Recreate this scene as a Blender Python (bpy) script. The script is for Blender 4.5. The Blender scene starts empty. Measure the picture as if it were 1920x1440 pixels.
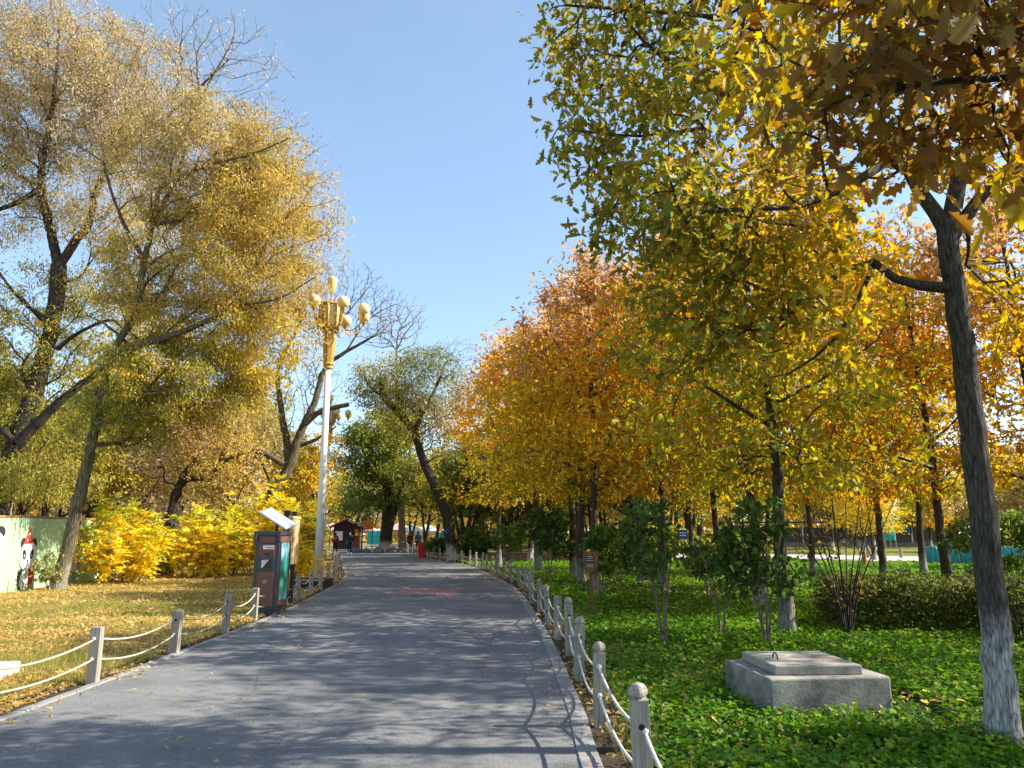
import bpy, bmesh, math, random
import numpy as np
from mathutils import Vector, Matrix

random.seed(7)
RNG = np.random.default_rng(7)
scene = bpy.context.scene
COL = scene.collection
pi = math.pi

# ------------------------------------------------------------------ camera model
F_PX, CU, CV = 1397.0, 960.0, 720.0
PITCH = math.radians(11.33)
CP, SP = math.cos(PITCH), math.sin(PITCH)
EYE = 1.6


def ray(u, v):
    x = (u - CU) / F_PX
    y = (CV - v) / F_PX
    return x, CP - y * SP, SP + y * CP


def gp(u, v, z=0.0):
    x, f, up = ray(u, v)
    t = (z - EYE) / up
    return Vector((x * t, f * t, z))


def at(u, v, Y):
    x, f, up = ray(u, v)
    t = Y / f
    return Vector((x * t, Y, EYE + up * t))


def gx(u, Y):
    """ground point under picture column u at depth Y"""
    d = Y * CP - EYE * SP
    return Vector(((u - CU) / F_PX * d, Y, 0))


def pxm(Y, v=900):
    x, f, up = ray(CU, v)
    return (Y / f) / F_PX


# ------------------------------------------------------------------ materials
def new_mat(name):
    m = bpy.data.materials.new(name)
    m.use_nodes = True
    nt = m.node_tree
    for n in list(nt.nodes):
        nt.nodes.remove(n)
    return m, nt


class NT:
    def __init__(self, nt):
        self.nt = nt

    def n(self, t, **kw):
        nd = self.nt.nodes.new(t)
        for k, v in kw.items():
            setattr(nd, k, v)
        return nd

    def l(self, a, b):
        self.nt.links.new(a, b)


def ramp(N, fac, stops):
    r = N.n('ShaderNodeValToRGB')
    els = r.color_ramp.elements
    while len(els) < len(stops):
        els.new(0.5)
    for e, (p, c) in zip(els, stops):
        e.position = p
        e.color = (*c, 1) if len(c) == 3 else c
    N.l(fac, r.inputs[0])
    return r.outputs[0]


def simple(name, col, rough=0.6, metal=0.0, var=0.12, scale=6.0, bump=0.0, bscale=40.0, spec=0.4):
    m, nt = new_mat(name)
    N = NT(nt)
    out = N.n('ShaderNodeOutputMaterial')
    p = N.n('ShaderNodeBsdfPrincipled')
    N.l(p.outputs[0], out.inputs[0])
    tc = N.n('ShaderNodeTexCoord')
    nz = N.n('ShaderNodeTexNoise')
    nz.inputs['Scale'].default_value = scale
    nz.inputs['Detail'].default_value = 6
    nz.inputs['Roughness'].default_value = 0.65
    N.l(tc.outputs['Object'], nz.inputs['Vector'])
    lo = tuple(c * (1 - var) for c in col)
    hi = tuple(min(1, c * (1 + var)) for c in col)
    c = ramp(N, nz.outputs[0], [(0.3, lo), (0.7, hi)])
    N.l(c, p.inputs['Base Color'])
    p.inputs['Roughness'].default_value = rough
    p.inputs['Metallic'].default_value = metal
    p.inputs['Specular IOR Level'].default_value = spec
    if bump:
        n2 = N.n('ShaderNodeTexNoise')
        n2.inputs['Scale'].default_value = bscale
        n2.inputs['Detail'].default_value = 4
        N.l(tc.outputs['Object'], n2.inputs['Vector'])
        b = N.n('ShaderNodeBump')
        b.inputs['Strength'].default_value = bump
        b.inputs['Distance'].default_value = 0.02
        N.l(n2.outputs[0], b.inputs['Height'])
        N.l(b.outputs[0], p.inputs['Normal'])
    return m


def leaf_mat(name, trans=0.45, rough=0.55, tsat=1.0, spec=0.25, tboost=1.15):
    m, nt = new_mat(name)
    N = NT(nt)
    out = N.n('ShaderNodeOutputMaterial')
    a = N.n('ShaderNodeAttribute', attribute_name='tint')
    oi = N.n('ShaderNodeObjectInfo')
    mul = N.n('ShaderNodeMix', data_type='RGBA', blend_type='MULTIPLY')
    mul.inputs[0].default_value = 1.0
    N.l(a.outputs['Color'], mul.inputs[6])
    N.l(oi.outputs['Color'], mul.inputs[7])
    p = N.n('ShaderNodeBsdfPrincipled')
    N.l(mul.outputs[2], p.inputs['Base Color'])
    p.inputs['Roughness'].default_value = rough
    p.inputs['Specular IOR Level'].default_value = spec
    hs = N.n('ShaderNodeHueSaturation')
    hs.inputs['Saturation'].default_value = tsat
    hs.inputs['Value'].default_value = tboost
    N.l(mul.outputs[2], hs.inputs['Color'])
    tr = N.n('ShaderNodeBsdfTranslucent')
    N.l(hs.outputs[0], tr.inputs['Color'])
    mx = N.n('ShaderNodeMixShader')
    mx.inputs[0].default_value = trans
    N.l(p.outputs[0], mx.inputs[1])
    N.l(tr.outputs[0], mx.inputs[2])
    N.l(mx.outputs[0], out.inputs[0])
    return m


def bark_mat(name, dark, light, white=0.0, wash_h=1.05, wash=(0.42, 0.42, 0.40), scale=1.0, bump=0.9):
    m, nt = new_mat(name)
    N = NT(nt)
    out = N.n('ShaderNodeOutputMaterial')
    p = N.n('ShaderNodeBsdfPrincipled')
    p.inputs['Roughness'].default_value = 0.9
    p.inputs['Specular IOR Level'].default_value = 0.15
    N.l(p.outputs[0], out.inputs[0])
    tc = N.n('ShaderNodeTexCoord')
    mp = N.n('ShaderNodeMapping')
    mp.inputs['Scale'].default_value = (24 * scale, 24 * scale, 3.6 * scale)
    N.l(tc.outputs['Object'], mp.inputs['Vector'])
    nz = N.n('ShaderNodeTexNoise')
    nz.inputs['Scale'].default_value = 1.0
    nz.inputs['Detail'].default_value = 7
    nz.inputs['Roughness'].default_value = 0.7
    nz.inputs['Distortion'].default_value = 0.6
    N.l(mp.outputs[0], nz.inputs['Vector'])
    vo = N.n('ShaderNodeTexVoronoi', feature='DISTANCE_TO_EDGE')
    vo.inputs['Scale'].default_value = 1.1
    N.l(mp.outputs[0], vo.inputs['Vector'])
    mm = N.n('ShaderNodeMath', operation='MULTIPLY_ADD')
    N.l(vo.outputs[0], mm.inputs[0])
    mm.inputs[1].default_value = 0.8
    N.l(nz.outputs[0], mm.inputs[2])
    c = ramp(N, mm.outputs[0], [(0.38, dark), (0.85, light)])
    if white:
        sx = N.n('ShaderNodeSeparateXYZ')
        N.l(tc.outputs['Object'], sx.inputs[0])
        n3 = N.n('ShaderNodeTexNoise')
        n3.inputs['Scale'].default_value = 9
        n3.inputs['Detail'].default_value = 5
        N.l(tc.outputs['Object'], n3.inputs['Vector'])
        ad = N.n('ShaderNodeMath', operation='MULTIPLY_ADD')
        N.l(n3.outputs[0], ad.inputs[0])
        ad.inputs[1].default_value = 0.6
        N.l(sx.outputs[2], ad.inputs[2])
        mr = N.n('ShaderNodeMapRange')
        N.l(ad.outputs[0], mr.inputs[0])
        mr.inputs[1].default_value = wash_h + 0.0
        mr.inputs[2].default_value = wash_h + 0.32
        mr.inputs[3].default_value = 1
        mr.inputs[4].default_value = 0
        # worn off the ridges in places
        fr = N.n('ShaderNodeMapRange')
        N.l(mm.outputs[0], fr.inputs[0])
        fr.inputs[1].default_value = 0.42
        fr.inputs[2].default_value = 0.75
        fr.inputs[3].default_value = 0.15
        fr.inputs[4].default_value = white
        m2 = N.n('ShaderNodeMath', operation='MULTIPLY')
        N.l(mr.outputs[0], m2.inputs[0])
        N.l(fr.outputs[0], m2.inputs[1])
        mix = N.n('ShaderNodeMix', data_type='RGBA')
        N.l(m2.outputs[0], mix.inputs[0])
        N.l(c, mix.inputs[6])
        mix.inputs[7].default_value = (*wash, 1)
        c = mix.outputs[2]
    N.l(c, p.inputs['Base Color'])
    b = N.n('ShaderNodeBump')
    b.inputs['Strength'].default_value = bump
    b.inputs['Distance'].default_value = 0.03
    N.l(mm.outputs[0], b.inputs['Height'])
    N.l(b.outputs[0], p.inputs['Normal'])
    return m


def asphalt_mat(name, base, speck=0.5, tone=(0.9, 0.97, 1.08)):
    m, nt = new_mat(name)
    N = NT(nt)
    out = N.n('ShaderNodeOutputMaterial')
    p = N.n('ShaderNodeBsdfPrincipled')
    p.inputs['Roughness'].default_value = 0.88
    p.inputs['Specular IOR Level'].default_value = 0.25
    N.l(p.outputs[0], out.inputs[0])
    tc = N.n('ShaderNodeTexCoord')
    n1 = N.n('ShaderNodeTexNoise')
    n1.inputs['Scale'].default_value = 120
    n1.inputs['Detail'].default_value = 3
    N.l(tc.outputs['Object'], n1.inputs['Vector'])
    n2 = N.n('ShaderNodeTexNoise')
    n2.inputs['Scale'].default_value = 0.9
    n2.inputs['Detail'].default_value = 8
    n2.inputs['Roughness'].default_value = 0.7
    N.l(tc.outputs['Object'], n2.inputs['Vector'])
    b = [base * t for t in tone]
    c1 = ramp(N, n1.outputs[0], [(0.3, [x * (1 - speck) for x in b]), (0.55, b), (0.75, [x * (1 + speck) for x in b])])
    c2 = ramp(N, n2.outputs[0], [(0.28, (0.66, 0.66, 0.68)), (0.5, (0.98, 0.98, 0.98)), (0.72, (1.25, 1.22, 1.17))])
    mul = N.n('ShaderNodeMix', data_type='RGBA', blend_type='MULTIPLY')
    mul.inputs[0].default_value = 1
    N.l(c1, mul.inputs[6])
    N.l(c2, mul.inputs[7])
    # hairline cracks
    vo = N.n('ShaderNodeTexVoronoi', feature='DISTANCE_TO_EDGE')
    vo.inputs['Scale'].default_value = 0.22
    n4 = N.n('ShaderNodeTexNoise')
    n4.inputs['Scale'].default_value = 1.6
    n4.inputs['Detail'].default_value = 6
    N.l(tc.outputs['Object'], n4.inputs['Vector'])
    va = N.n('ShaderNodeMix', data_type='RGBA')
    va.inputs[0].default_value = 0.12
    N.l(tc.outputs['Object'], va.inputs[6])
    N.l(n4.outputs[1], va.inputs[7])
    N.l(va.outputs[2], vo.inputs['Vector'])
    cr = N.n('ShaderNodeMapRange')
    N.l(vo.outputs[0], cr.inputs[0])
    cr.inputs[1].default_value = 0.0
    cr.inputs[2].default_value = 0.0022
    cr.inputs[3].default_value = 0.6
    cr.inputs[4].default_value = 1
    mul2 = N.n('ShaderNodeMix', data_type='RGBA', blend_type='MULTIPLY')
    mul2.inputs[0].default_value = 1
    N.l(mul.outputs[2], mul2.inputs[6])
    N.l(cr.outputs[0], mul2.inputs[7])
    N.l(mul2.outputs[2], p.inputs['Base Color'])
    bp = N.n('ShaderNodeBump')
    bp.inputs['Strength'].default_value = 0.5
    bp.inputs['Distance'].default_value = 0.004
    N.l(n1.outputs[0], bp.inputs['Height'])
    N.l(bp.outputs[0], p.inputs['Normal'])
    return m


def ground_mat(name, stops, scale=1.2, fine=30):
    m, nt = new_mat(name)
    N = NT(nt)
    out = N.n('ShaderNodeOutputMaterial')
    p = N.n('ShaderNodeBsdfPrincipled')
    p.inputs['Roughness'].default_value = 1.0
    p.inputs['Specular IOR Level'].default_value = 0.1
    N.l(p.outputs[0], out.inputs[0])
    tc = N.n('ShaderNodeTexCoord')
    n1 = N.n('ShaderNodeTexNoise')
    n1.inputs['Scale'].default_value = scale
    n1.inputs['Detail'].default_value = 9
    n1.inputs['Roughness'].default_value = 0.72
    N.l(tc.outputs['Object'], n1.inputs['Vector'])
    n2 = N.n('ShaderNodeTexNoise')
    n2.inputs['Scale'].default_value = fine
    n2.inputs['Detail'].default_value = 4
    N.l(tc.outputs['Object'], n2.inputs['Vector'])
    c1 = ramp(N, n1.outputs[0], stops)
    c2 = ramp(N, n2.outputs[0], [(0.3, (0.55, 0.55, 0.55)), (0.7, (1.3, 1.3, 1.3))])
    mul = N.n('ShaderNodeMix', data_type='RGBA', blend_type='MULTIPLY')
    mul.inputs[0].default_value = 1
    N.l(c1, mul.inputs[6])
    N.l(c2, mul.inputs[7])
    N.l(mul.outputs[2], p.inputs['Base Color'])
    bp = N.n('ShaderNodeBump')
    bp.inputs['Strength'].default_value = 1.0
    bp.inputs['Distance'].default_value = 0.05
    N.l(n2.outputs[0], bp.inputs['Height'])
    N.l(bp.outputs[0], p.inputs['Normal'])
    return m


def wood_mat(name, lo, hi, zscale=1.2, rough=0.85):
    m, nt = new_mat(name)
    N = NT(nt)
    out = N.n('ShaderNodeOutputMaterial')
    p = N.n('ShaderNodeBsdfPrincipled')
    p.inputs['Roughness'].default_value = rough
    p.inputs['Specular IOR Level'].default_value = 0.2
    N.l(p.outputs[0], out.inputs[0])
    tc = N.n('ShaderNodeTexCoord')
    oi = N.n('ShaderNodeObjectInfo')
    mp = N.n('ShaderNodeMapping')
    mp.inputs['Scale'].default_value = (45, 45, 45 * 0.03 * zscale)
    N.l(tc.outputs['Object'], mp.inputs['Vector'])
    ad = N.n('ShaderNodeVectorMath', operation='ADD')
    N.l(mp.outputs[0], ad.inputs[0])
    N.l(oi.outputs['Location'], ad.inputs[1])
    nz = N.n('ShaderNodeTexNoise')
    nz.inputs['Scale'].default_value = 1.0
    nz.inputs['Detail'].default_value = 6
    nz.inputs['Roughness'].default_value = 0.7
    N.l(ad.outputs[0], nz.inputs['Vector'])
    c = ramp(N, nz.outputs[0], [(0.25, lo), (0.5, [(a + b) / 2 for a, b in zip(lo, hi)]), (0.7, hi)])
    N.l(c, p.inputs['Base Color'])
    b = N.n('ShaderNodeBump')
    b.inputs['Strength'].default_value = 0.5
    b.inputs['Distance'].default_value = 0.006
    N.l(nz.outputs[0], b.inputs['Height'])
    N.l(b.outputs[0], p.inputs['Normal'])
    return m


M = {}
M['leaf'] = leaf_mat('leaf_tissue', trans=0.5, tsat=1.08, tboost=1.25)
M['leaf_dry'] = leaf_mat('dry_leaf_tissue', trans=0.42, rough=0.7, tboost=1.25)
M['leaf_low'] = leaf_mat('ground_cover_leaf', trans=0.45, rough=0.6, spec=0.2, tboost=1.4, tsat=1.1)
M['bark_dark'] = bark_mat('dark_bark', (0.018, 0.015, 0.012), (0.085, 0.07, 0.055))
M['bark_near'] = bark_mat('washed_oak_bark', (0.022, 0.02, 0.017), (0.13, 0.115, 0.095), white=0.95, wash_h=1.0, wash=(0.58, 0.58, 0.55), bump=1.0, scale=1.7)
M['bark_oak'] = bark_mat('oak_bark', (0.025, 0.02, 0.016), (0.11, 0.085, 0.06), white=0.55, wash_h=0.75, wash=(0.5, 0.48, 0.43))
M['bark_willow'] = bark_mat('willow_bark', (0.04, 0.032, 0.02), (0.2, 0.16, 0.10), white=0.5, wash_h=0.9, wash=(0.42, 0.40, 0.31), scale=0.7)
M['bark_grove'] = bark_mat('grove_bark', (0.022, 0.018, 0.014), (0.09, 0.07, 0.05), white=0.95, wash_h=1.0, wash=(0.62, 0.6, 0.55), scale=0.7)
M['twig'] = simple('twig_bark', (0.16, 0.12, 0.09), 0.9, var=0.4)
M['asphalt'] = asphalt_mat('path_asphalt', 0.19, 0.5, (0.99, 1.0, 0.99))
M['plaza'] = asphalt_mat('plaza_paving', 0.26, 0.3, (1.02, 1.0, 0.98))
M['pale_path'] = asphalt_mat('pale_concrete_path', 0.42, 0.2, (1.0, 0.99, 0.97))
M['ground'] = ground_mat('leafy_soil', [(0.3, (0.12, 0.12, 0.025)), (0.44, (0.26, 0.2, 0.055)), (0.6, (0.36, 0.26, 0.085)), (0.75, (0.36, 0.25, 0.10))])
M['bed'] = ground_mat('planted_bed', [(0.3, (0.018, 0.035, 0.008)), (0.55, (0.035, 0.07, 0.014)), (0.8, (0.08, 0.12, 0.025))], 1.0, 40)
M['lawn'] = ground_mat('mown_lawn', [(0.3, (0.10, 0.13, 0.02)), (0.55, (0.2, 0.2, 0.045)), (0.8, (0.3, 0.24, 0.07))], 0.4, 20)
M['soil'] = ground_mat('bare_soil', [(0.3, (0.05, 0.04, 0.03)), (0.6, (0.11, 0.085, 0.06)), (0.8, (0.17, 0.14, 0.1))], 3.0, 60)
M['kerb'] = simple('kerb_stone', (0.23, 0.23, 0.22), 0.9, var=0.25, scale=5, bump=0.3, bscale=120)
M['concrete'] = simple('grey_concrete', (0.21, 0.198, 0.172), 0.92, var=0.7, scale=3.5, bump=0.18, bscale=45)
M['concrete_slab'] = simple('slab_concrete', (0.29, 0.265, 0.225), 0.92, var=0.3, scale=7, bump=0.4, bscale=90)
M['stone_white'] = simple('white_stone', (0.42, 0.39, 0.34), 0.9, var=0.2, scale=5, bump=0.3)
M['post_wood'] = wood_mat('weathered_post_wood', (0.13, 0.11, 0.085), (0.44, 0.40, 0.33))
M['post_hole'] = simple('dark_hole', (0.02, 0.018, 0.015), 0.9)
M['rope'] = simple('white_rope', (0.62, 0.60, 0.55), 0.85, var=0.15, scale=60, bump=0.5, bscale=180)
M['rope_old'] = simple('tan_rope', (0.5, 0.42, 0.31), 0.85, var=0.2, scale=60, bump=0.5, bscale=180)
M['brown_wood'] = wood_mat('brown_sign_wood', (0.11, 0.045, 0.02), (0.26, 0.11, 0.05))
M['dark_wood'] = wood_mat('dark_timber', (0.02, 0.015, 0.012), (0.07, 0.05, 0.04))
M['pale_wood'] = wood_mat('pale_timber', (0.42, 0.28, 0.12), (0.62, 0.44, 0.22))
M['orange_wood'] = wood_mat('orange_timber', (0.32, 0.13, 0.03), (0.5, 0.24, 0.06))
M['gold'] = simple('gold_paint', (0.46, 0.27, 0.05), 0.42, metal=0.1, var=0.12, scale=10, spec=0.5)
M['gold_base'] = simple('ochre_paint', (0.55, 0.33, 0.075), 0.5, var=0.12, scale=5)
M['white_paint'] = simple('white_pole_paint', (0.8, 0.8, 0.8), 0.35, var=0.04, scale=3, spec=0.5)
M['globe'] = simple('cream_globe_glass', (0.86, 0.66, 0.29), 0.3, var=0.05, spec=0.5)
M['lamp_panel'] = simple('frosted_lamp_panel', (0.66, 0.56, 0.32), 0.3, var=0.1, spec=0.5)
M['bin_frame'] = simple('charcoal_metal', (0.035, 0.042, 0.055), 0.45, var=0.2, spec=0.5)
M['bin_panel'] = simple('brown_metal', (0.16, 0.065, 0.045), 0.5, var=0.12)
M['bin_blue'] = simple('navy_recess', (0.025, 0.05, 0.085), 0.3, var=0.2)
M['screen'] = simple('dark_glass', (0.012, 0.014, 0.016), 0.08, spec=0.6)
M['screen_pale'] = simple('pale_grey', (0.55, 0.58, 0.6), 0.3, var=0.1)
M['paper'] = simple('white_label', (0.75, 0.75, 0.74), 0.5, var=0.05)
M['ink'] = simple('black_ink', (0.02, 0.02, 0.022), 0.5)
M['silver_mark'] = simple('grey_print', (0.42, 0.38, 0.36), 0.5)
M['solar'] = simple('solar_glass', (0.30, 0.33, 0.38), 0.15, var=0.1, scale=20, spec=0.6)
M['mural_green'] = simple('pale_green_render', (0.36, 0.53, 0.30), 0.95, var=0.12, scale=3, bump=1.0, bscale=14)
M['mural_white'] = simple('white_wall_paint', (0.66, 0.66, 0.64), 0.9, var=0.06, bump=0.6, bscale=14)
M['mural_black'] = simple('black_wall_paint', (0.025, 0.022, 0.022), 0.9, bump=0.6, bscale=14)
M['mural_red'] = simple('red_wall_paint', (0.62, 0.04, 0.03), 0.9, bump=0.6, bscale=14)
M['mural_orange'] = simple('orange_wall_paint', (0.75, 0.22, 0.03), 0.9, bump=0.6, bscale=14)
M['wall_cap'] = simple('rusty_wall_cap', (0.30, 0.13, 0.06), 0.8)
M['kiosk_red'] = simple('maroon_boards', (0.06, 0.012, 0.011), 0.7, var=0.2)
M['kiosk_roof'] = simple('brown_roof', (0.07, 0.045, 0.035), 0.8, var=0.2)
M['orange_sign'] = simple('orange_board', (0.6, 0.17, 0.02), 0.6, var=0.15)
M['teal'] = simple('teal_panel', (0.02, 0.38, 0.33), 0.6, var=0.2)
M['tarp'] = simple('turquoise_tarp', (0.01, 0.36, 0.42), 0.45, var=0.3, scale=3, bump=0.6, bscale=8)
M['red_plastic'] = simple('red_plastic', (0.7, 0.02, 0.015), 0.4, var=0.1)
M['blue_paint'] = simple('blue_plate', (0.015, 0.07, 0.4), 0.4, var=0.15)
M['tent_pink'] = simple('pink_canvas', (0.7, 0.36, 0.34), 0.8, var=0.08)
M['tent_white'] = simple('cream_canvas', (0.72, 0.74, 0.62), 0.8, var=0.08)
M['metal_grey'] = simple('grey_metal', (0.45, 0.46, 0.47), 0.4, metal=0.6)
M['skin'] = simple('skin', (0.5, 0.31, 0.22), 0.55, var=0.05)
M['hair'] = simple('black_hair', (0.012, 0.01, 0.009), 0.5)
M['jacket_red'] = simple('red_jacket', (0.26, 0.012, 0.03), 0.8, var=0.15, scale=9)
M['jacket_maroon'] = simple('maroon_coat', (0.09, 0.014, 0.014), 0.8, var=0.15, scale=9)
M['jacket_navy'] = simple('dark_coat', (0.016, 0.018, 0.026), 0.8, var=0.2)
M['jacket_blue'] = simple('blue_jacket', (0.03, 0.11, 0.33), 0.75, var=0.15)
M['trousers'] = simple('black_trousers', (0.015, 0.015, 0.019), 0.8)
M['shoe'] = simple('pale_shoe', (0.45, 0.44, 0.43), 0.6)
M['rock'] = simple('grey_rock', (0.2, 0.19, 0.175), 0.95, var=0.4, scale=4, bump=0.6, bscale=12)
M['road_paint'] = simple('faded_red_road_paint', (0.30, 0.155, 0.14), 0.9, var=0.2, scale=8)
M['road_letter'] = simple('faded_white_road_paint', (0.5, 0.45, 0.41), 0.9, var=0.25, scale=8)
M['ad_print'] = None


def make_ad():
    m, nt = new_mat('landscape_print')
    N = NT(nt)
    out = N.n('ShaderNodeOutputMaterial')
    p = N.n('ShaderNodeBsdfPrincipled')
    p.inputs['Roughness'].default_value = 0.2
    N.l(p.outputs[0], out.inputs[0])
    tc = N.n('ShaderNodeTexCoord')
    sx = N.n('ShaderNodeSeparateXYZ')
    N.l(tc.outputs['Object'], sx.inputs[0])
    mp = N.n('ShaderNodeMapping')
    mp.inputs['Scale'].default_value = (5, 5, 1.6)
    N.l(tc.outputs['Object'], mp.inputs[0])
    nz = N.n('ShaderNodeTexNoise')
    nz.inputs['Scale'].default_value = 1.5
    nz.inputs['Detail'].default_value = 6
    N.l(mp.outputs[0], nz.inputs[0])
    ad = N.n('ShaderNodeMath', operation='MULTIPLY_ADD')
    N.l(nz.outputs[0], ad.inputs[0])
    ad.inputs[1].default_value = 0.9
    N.l(sx.outputs[2], ad.inputs[2])
    mr = N.n('ShaderNodeMapRange')
    N.l(ad.outputs[0], mr.inputs[0])
    mr.inputs[1].default_value = 0.45
    mr.inputs[2].default_value = 2.1
    c = ramp(N, mr.outputs[0], [(0.0, (0.02, 0.13, 0.13)), (0.25, (0.12, 0.38, 0.33)), (0.4, (0.01, 0.16, 0.09)), (0.55, (0.03, 0.25, 0.16)),
                                (0.66, (0.03, 0.3, 0.36)), (0.78, (0.32, 0.55, 0.62)), (0.9, (0.02, 0.25, 0.34)), (1.0, (0.25, 0.4, 0.4))])
    N.l(c, p.inputs['Base Color'])
    return m


M['ad_print'] = make_ad()


# ------------------------------------------------------------------ object helpers
def link(o, parent=None):
    COL.objects.link(o)
    if parent is not None:
        o.parent = parent
    return o


def tag(o, label=None, cat=None, group=None, kind=None):
    if label:
        o['label'] = label
    if cat:
        o['category'] = cat
    if group:
        o['group'] = group
    if kind:
        o['kind'] = kind
    return o


def thing(name, loc, label, cat, group=None, rz=0.0):
    o = bpy.data.objects.new(name, None)
    o.empty_display_size = 0.2
    link(o)
    o.location = loc
    o.rotation_euler = (0, 0, rz)
    return tag(o, label, cat, group)


def copy_tree(o, parent=None):
    c = o.copy()
    link(c, parent)
    if parent is not None:
        c.matrix_parent_inverse = o.matrix_parent_inverse.copy()
    for ch in list(o.children):
        copy_tree(ch, c)
    return c


class MB:
    def __init__(self):
        self.v = []
        self.f = []
        self.m = []

    def poly(self, pts, faces, mat=0, mx=None):
        b = len(self.v)
        for p in pts:
            p = Vector(p)
            if mx is not None:
                p = mx @ p
            self.v.append(tuple(p))
        for f in faces:
            self.f.append([b + i for i in f])
            self.m.append(mat)

    def box(self, c, s, mat=0, rz=0.0, mx=None, taper=1.0):
        x, y, z = s[0] / 2, s[1] / 2, s[2] / 2
        pts = []
        R = Matrix.Rotation(rz, 3, 'Z')
        for dz in (-1, 1):
            k = taper if dz > 0 else 1.0
            for dx, dy in ((-1, -1), (1, -1), (1, 1), (-1, 1)):
                pts.append(R @ Vector((dx * x * k, dy * y * k, dz * z)) + Vector(c))
        self.poly(pts, [(3, 2, 1, 0), (4, 5, 6, 7), (0, 1, 5, 4), (1, 2, 6, 5), (2, 3, 7, 6), (3, 0, 4, 7)], mat, mx)

    def lathe(self, prof, k=16, c=(0, 0, 0), mat=0, mx=None, phase=0.0, cap=True, wob=None):
        pts = []
        for j, (r, z) in enumerate(prof):
            for i in range(k):
                a = 2 * pi * i / k + phase
                rr = r * (wob(i, j) if wob else 1)
                pts.append((c[0] + rr * math.cos(a), c[1] + rr * math.sin(a), c[2] + z))
        fs = []
        for j in range(len(prof) - 1):
            for i in range(k):
                i2 = (i + 1) % k
                fs.append((j * k + i, j * k + i2, (j + 1) * k + i2, (j + 1) * k + i))
        if cap:
            fs.append(tuple(reversed(range(k))))
            fs.append(tuple(range((len(prof) - 1) * k, len(prof) * k)))
        self.poly(pts, fs, mat, mx)

    def sphere(self, c, r, k=16, n=10, mat=0, sc=(1, 1, 1), mx=None):
        pts = []
        fs = []
        for j in range(n + 1):
            t = pi * j / n
            for i in range(k):
                a = 2 * pi * i / k
                pts.append((c[0] + sc[0] * r * math.sin(t) * math.cos(a), c[1] + sc[1] * r * math.sin(t) * math.sin(a), c[2] - sc[2] * r * math.cos(t)))
        for j in range(n):
            for i in range(k):
                i2 = (i + 1) % k
                fs.append((j * k + i, j * k + i2, (j + 1) * k + i2, (j + 1) * k + i))
        self.poly(pts, fs, mat, mx)

    def tube(self, pts, r, k=8, mat=0, mx=None, cap=True):
        P = [Vector(p) for p in pts]
        n = len(P)
        rs = r if hasattr(r, '__len__') else [r] * n
        out = []
        ref = Vector((0.12, 0.21, 1)).normalized()
        prev = None
        for i in range(n):
            d = (P[min(i + 1, n - 1)] - P[max(i - 1, 0)]).normalized()
            if prev is None:
                a = d.cross(ref)
                if a.length < 1e-3:
                    a = d.cross(Vector((1, 0, 0)))
            else:
                a = prev - d * prev.dot(d)
            a.normalize()
            prev = a
            b = d.cross(a)
            for j in range(k):
                t = 2 * pi * j / k
                out.append(P[i] + (a * math.cos(t) + b * math.sin(t)) * rs[i])
        fs = []
        for i in range(n - 1):
            for j in range(k):
                j2 = (j + 1) % k
                fs.append((i * k + j, i * k + j2, (i + 1) * k + j2, (i + 1) * k + j))
        if cap:
            fs.append(tuple(reversed(range(k))))
            fs.append(tuple(range((n - 1) * k, n * k)))
        self.poly(out, fs, mat, mx)

    def prism(self, outline, axis0, axis1, normal, origin, th, mat=0, mx=None):
        """flat outline (a,b) pairs on two axes, given a thickness along normal"""
        A, B, Nn, O = Vector(axis0), Vector(axis1), Vector(normal), Vector(origin)
        n = len(outline)
        pts = [O + A * a + B * b for a, b in outline] + [O + A * a + B * b + Nn * th for a, b in outline]
        fs = [tuple(reversed(range(n))), tuple(range(n, 2 * n))]
        for i in range(n):
            j = (i + 1) % n
            fs.append((i, j, n + j, n + i))
        self.poly(pts, fs, mat, mx)

    def build(self, name, mats, parent=None, loc=None, smooth=False, bevel=0.0, seg=2):
        me = bpy.data.meshes.new(name)
        me.from_pydata(self.v, [], self.f)
        if not isinstance(mats, (list, tuple)):
            mats = [mats]
        for m in mats:
            me.materials.append(m)
        me.polygons.foreach_set('material_index', self.m)
        if smooth:
            me.polygons.foreach_set('use_smooth', [True] * len(self.f))
        me.update()
        o = bpy.data.objects.new(name, me)
        link(o, parent)
        if loc is not None:
            o.location = loc
        if bevel:
            b = o.modifiers.new('edge', 'BEVEL')
            b.width = bevel
            b.segments = seg
            b.limit_method = 'ANGLE'
        return o


def np_mesh(name, V, loops, starts, mat, smooth=False, tint=None):
    """mesh from numpy arrays"""
    me = bpy.data.meshes.new(name)
    me.vertices.add(len(V))
    me.vertices.foreach_set('co', np.ascontiguousarray(V, dtype=np.float32).ravel())
    me.loops.add(len(loops))
    me.loops.foreach_set('vertex_index', np.ascontiguousarray(loops, dtype=np.int32))
    me.polygons.add(len(starts))
    me.polygons.foreach_set('loop_start', np.ascontiguousarray(starts, dtype=np.int32))
    if smooth:
        me.polygons.foreach_set('use_smooth', np.ones(len(starts), dtype=bool))
    me.update(calc_edges=True)
    if tint is not None:
        at_ = me.attributes.new('tint', 'FLOAT_COLOR', 'POINT')
        c = np.ones((len(V), 4), dtype=np.float32)
        c[:, :3] = tint
        at_.data.foreach_set('color', c.ravel())
    me.materials.append(mat)
    return me


# ------------------------------------------------------------------ leaves
def half_oak():
    return [(0.0, 0.0), (0.12, 0.035), (0.24, 0.16), (0.31, 0.09), (0.45, 0.27), (0.54, 0.13), (0.70, 0.28), (0.77, 0.12), (0.91, 0.13), (1.0, 0.0)]


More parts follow.
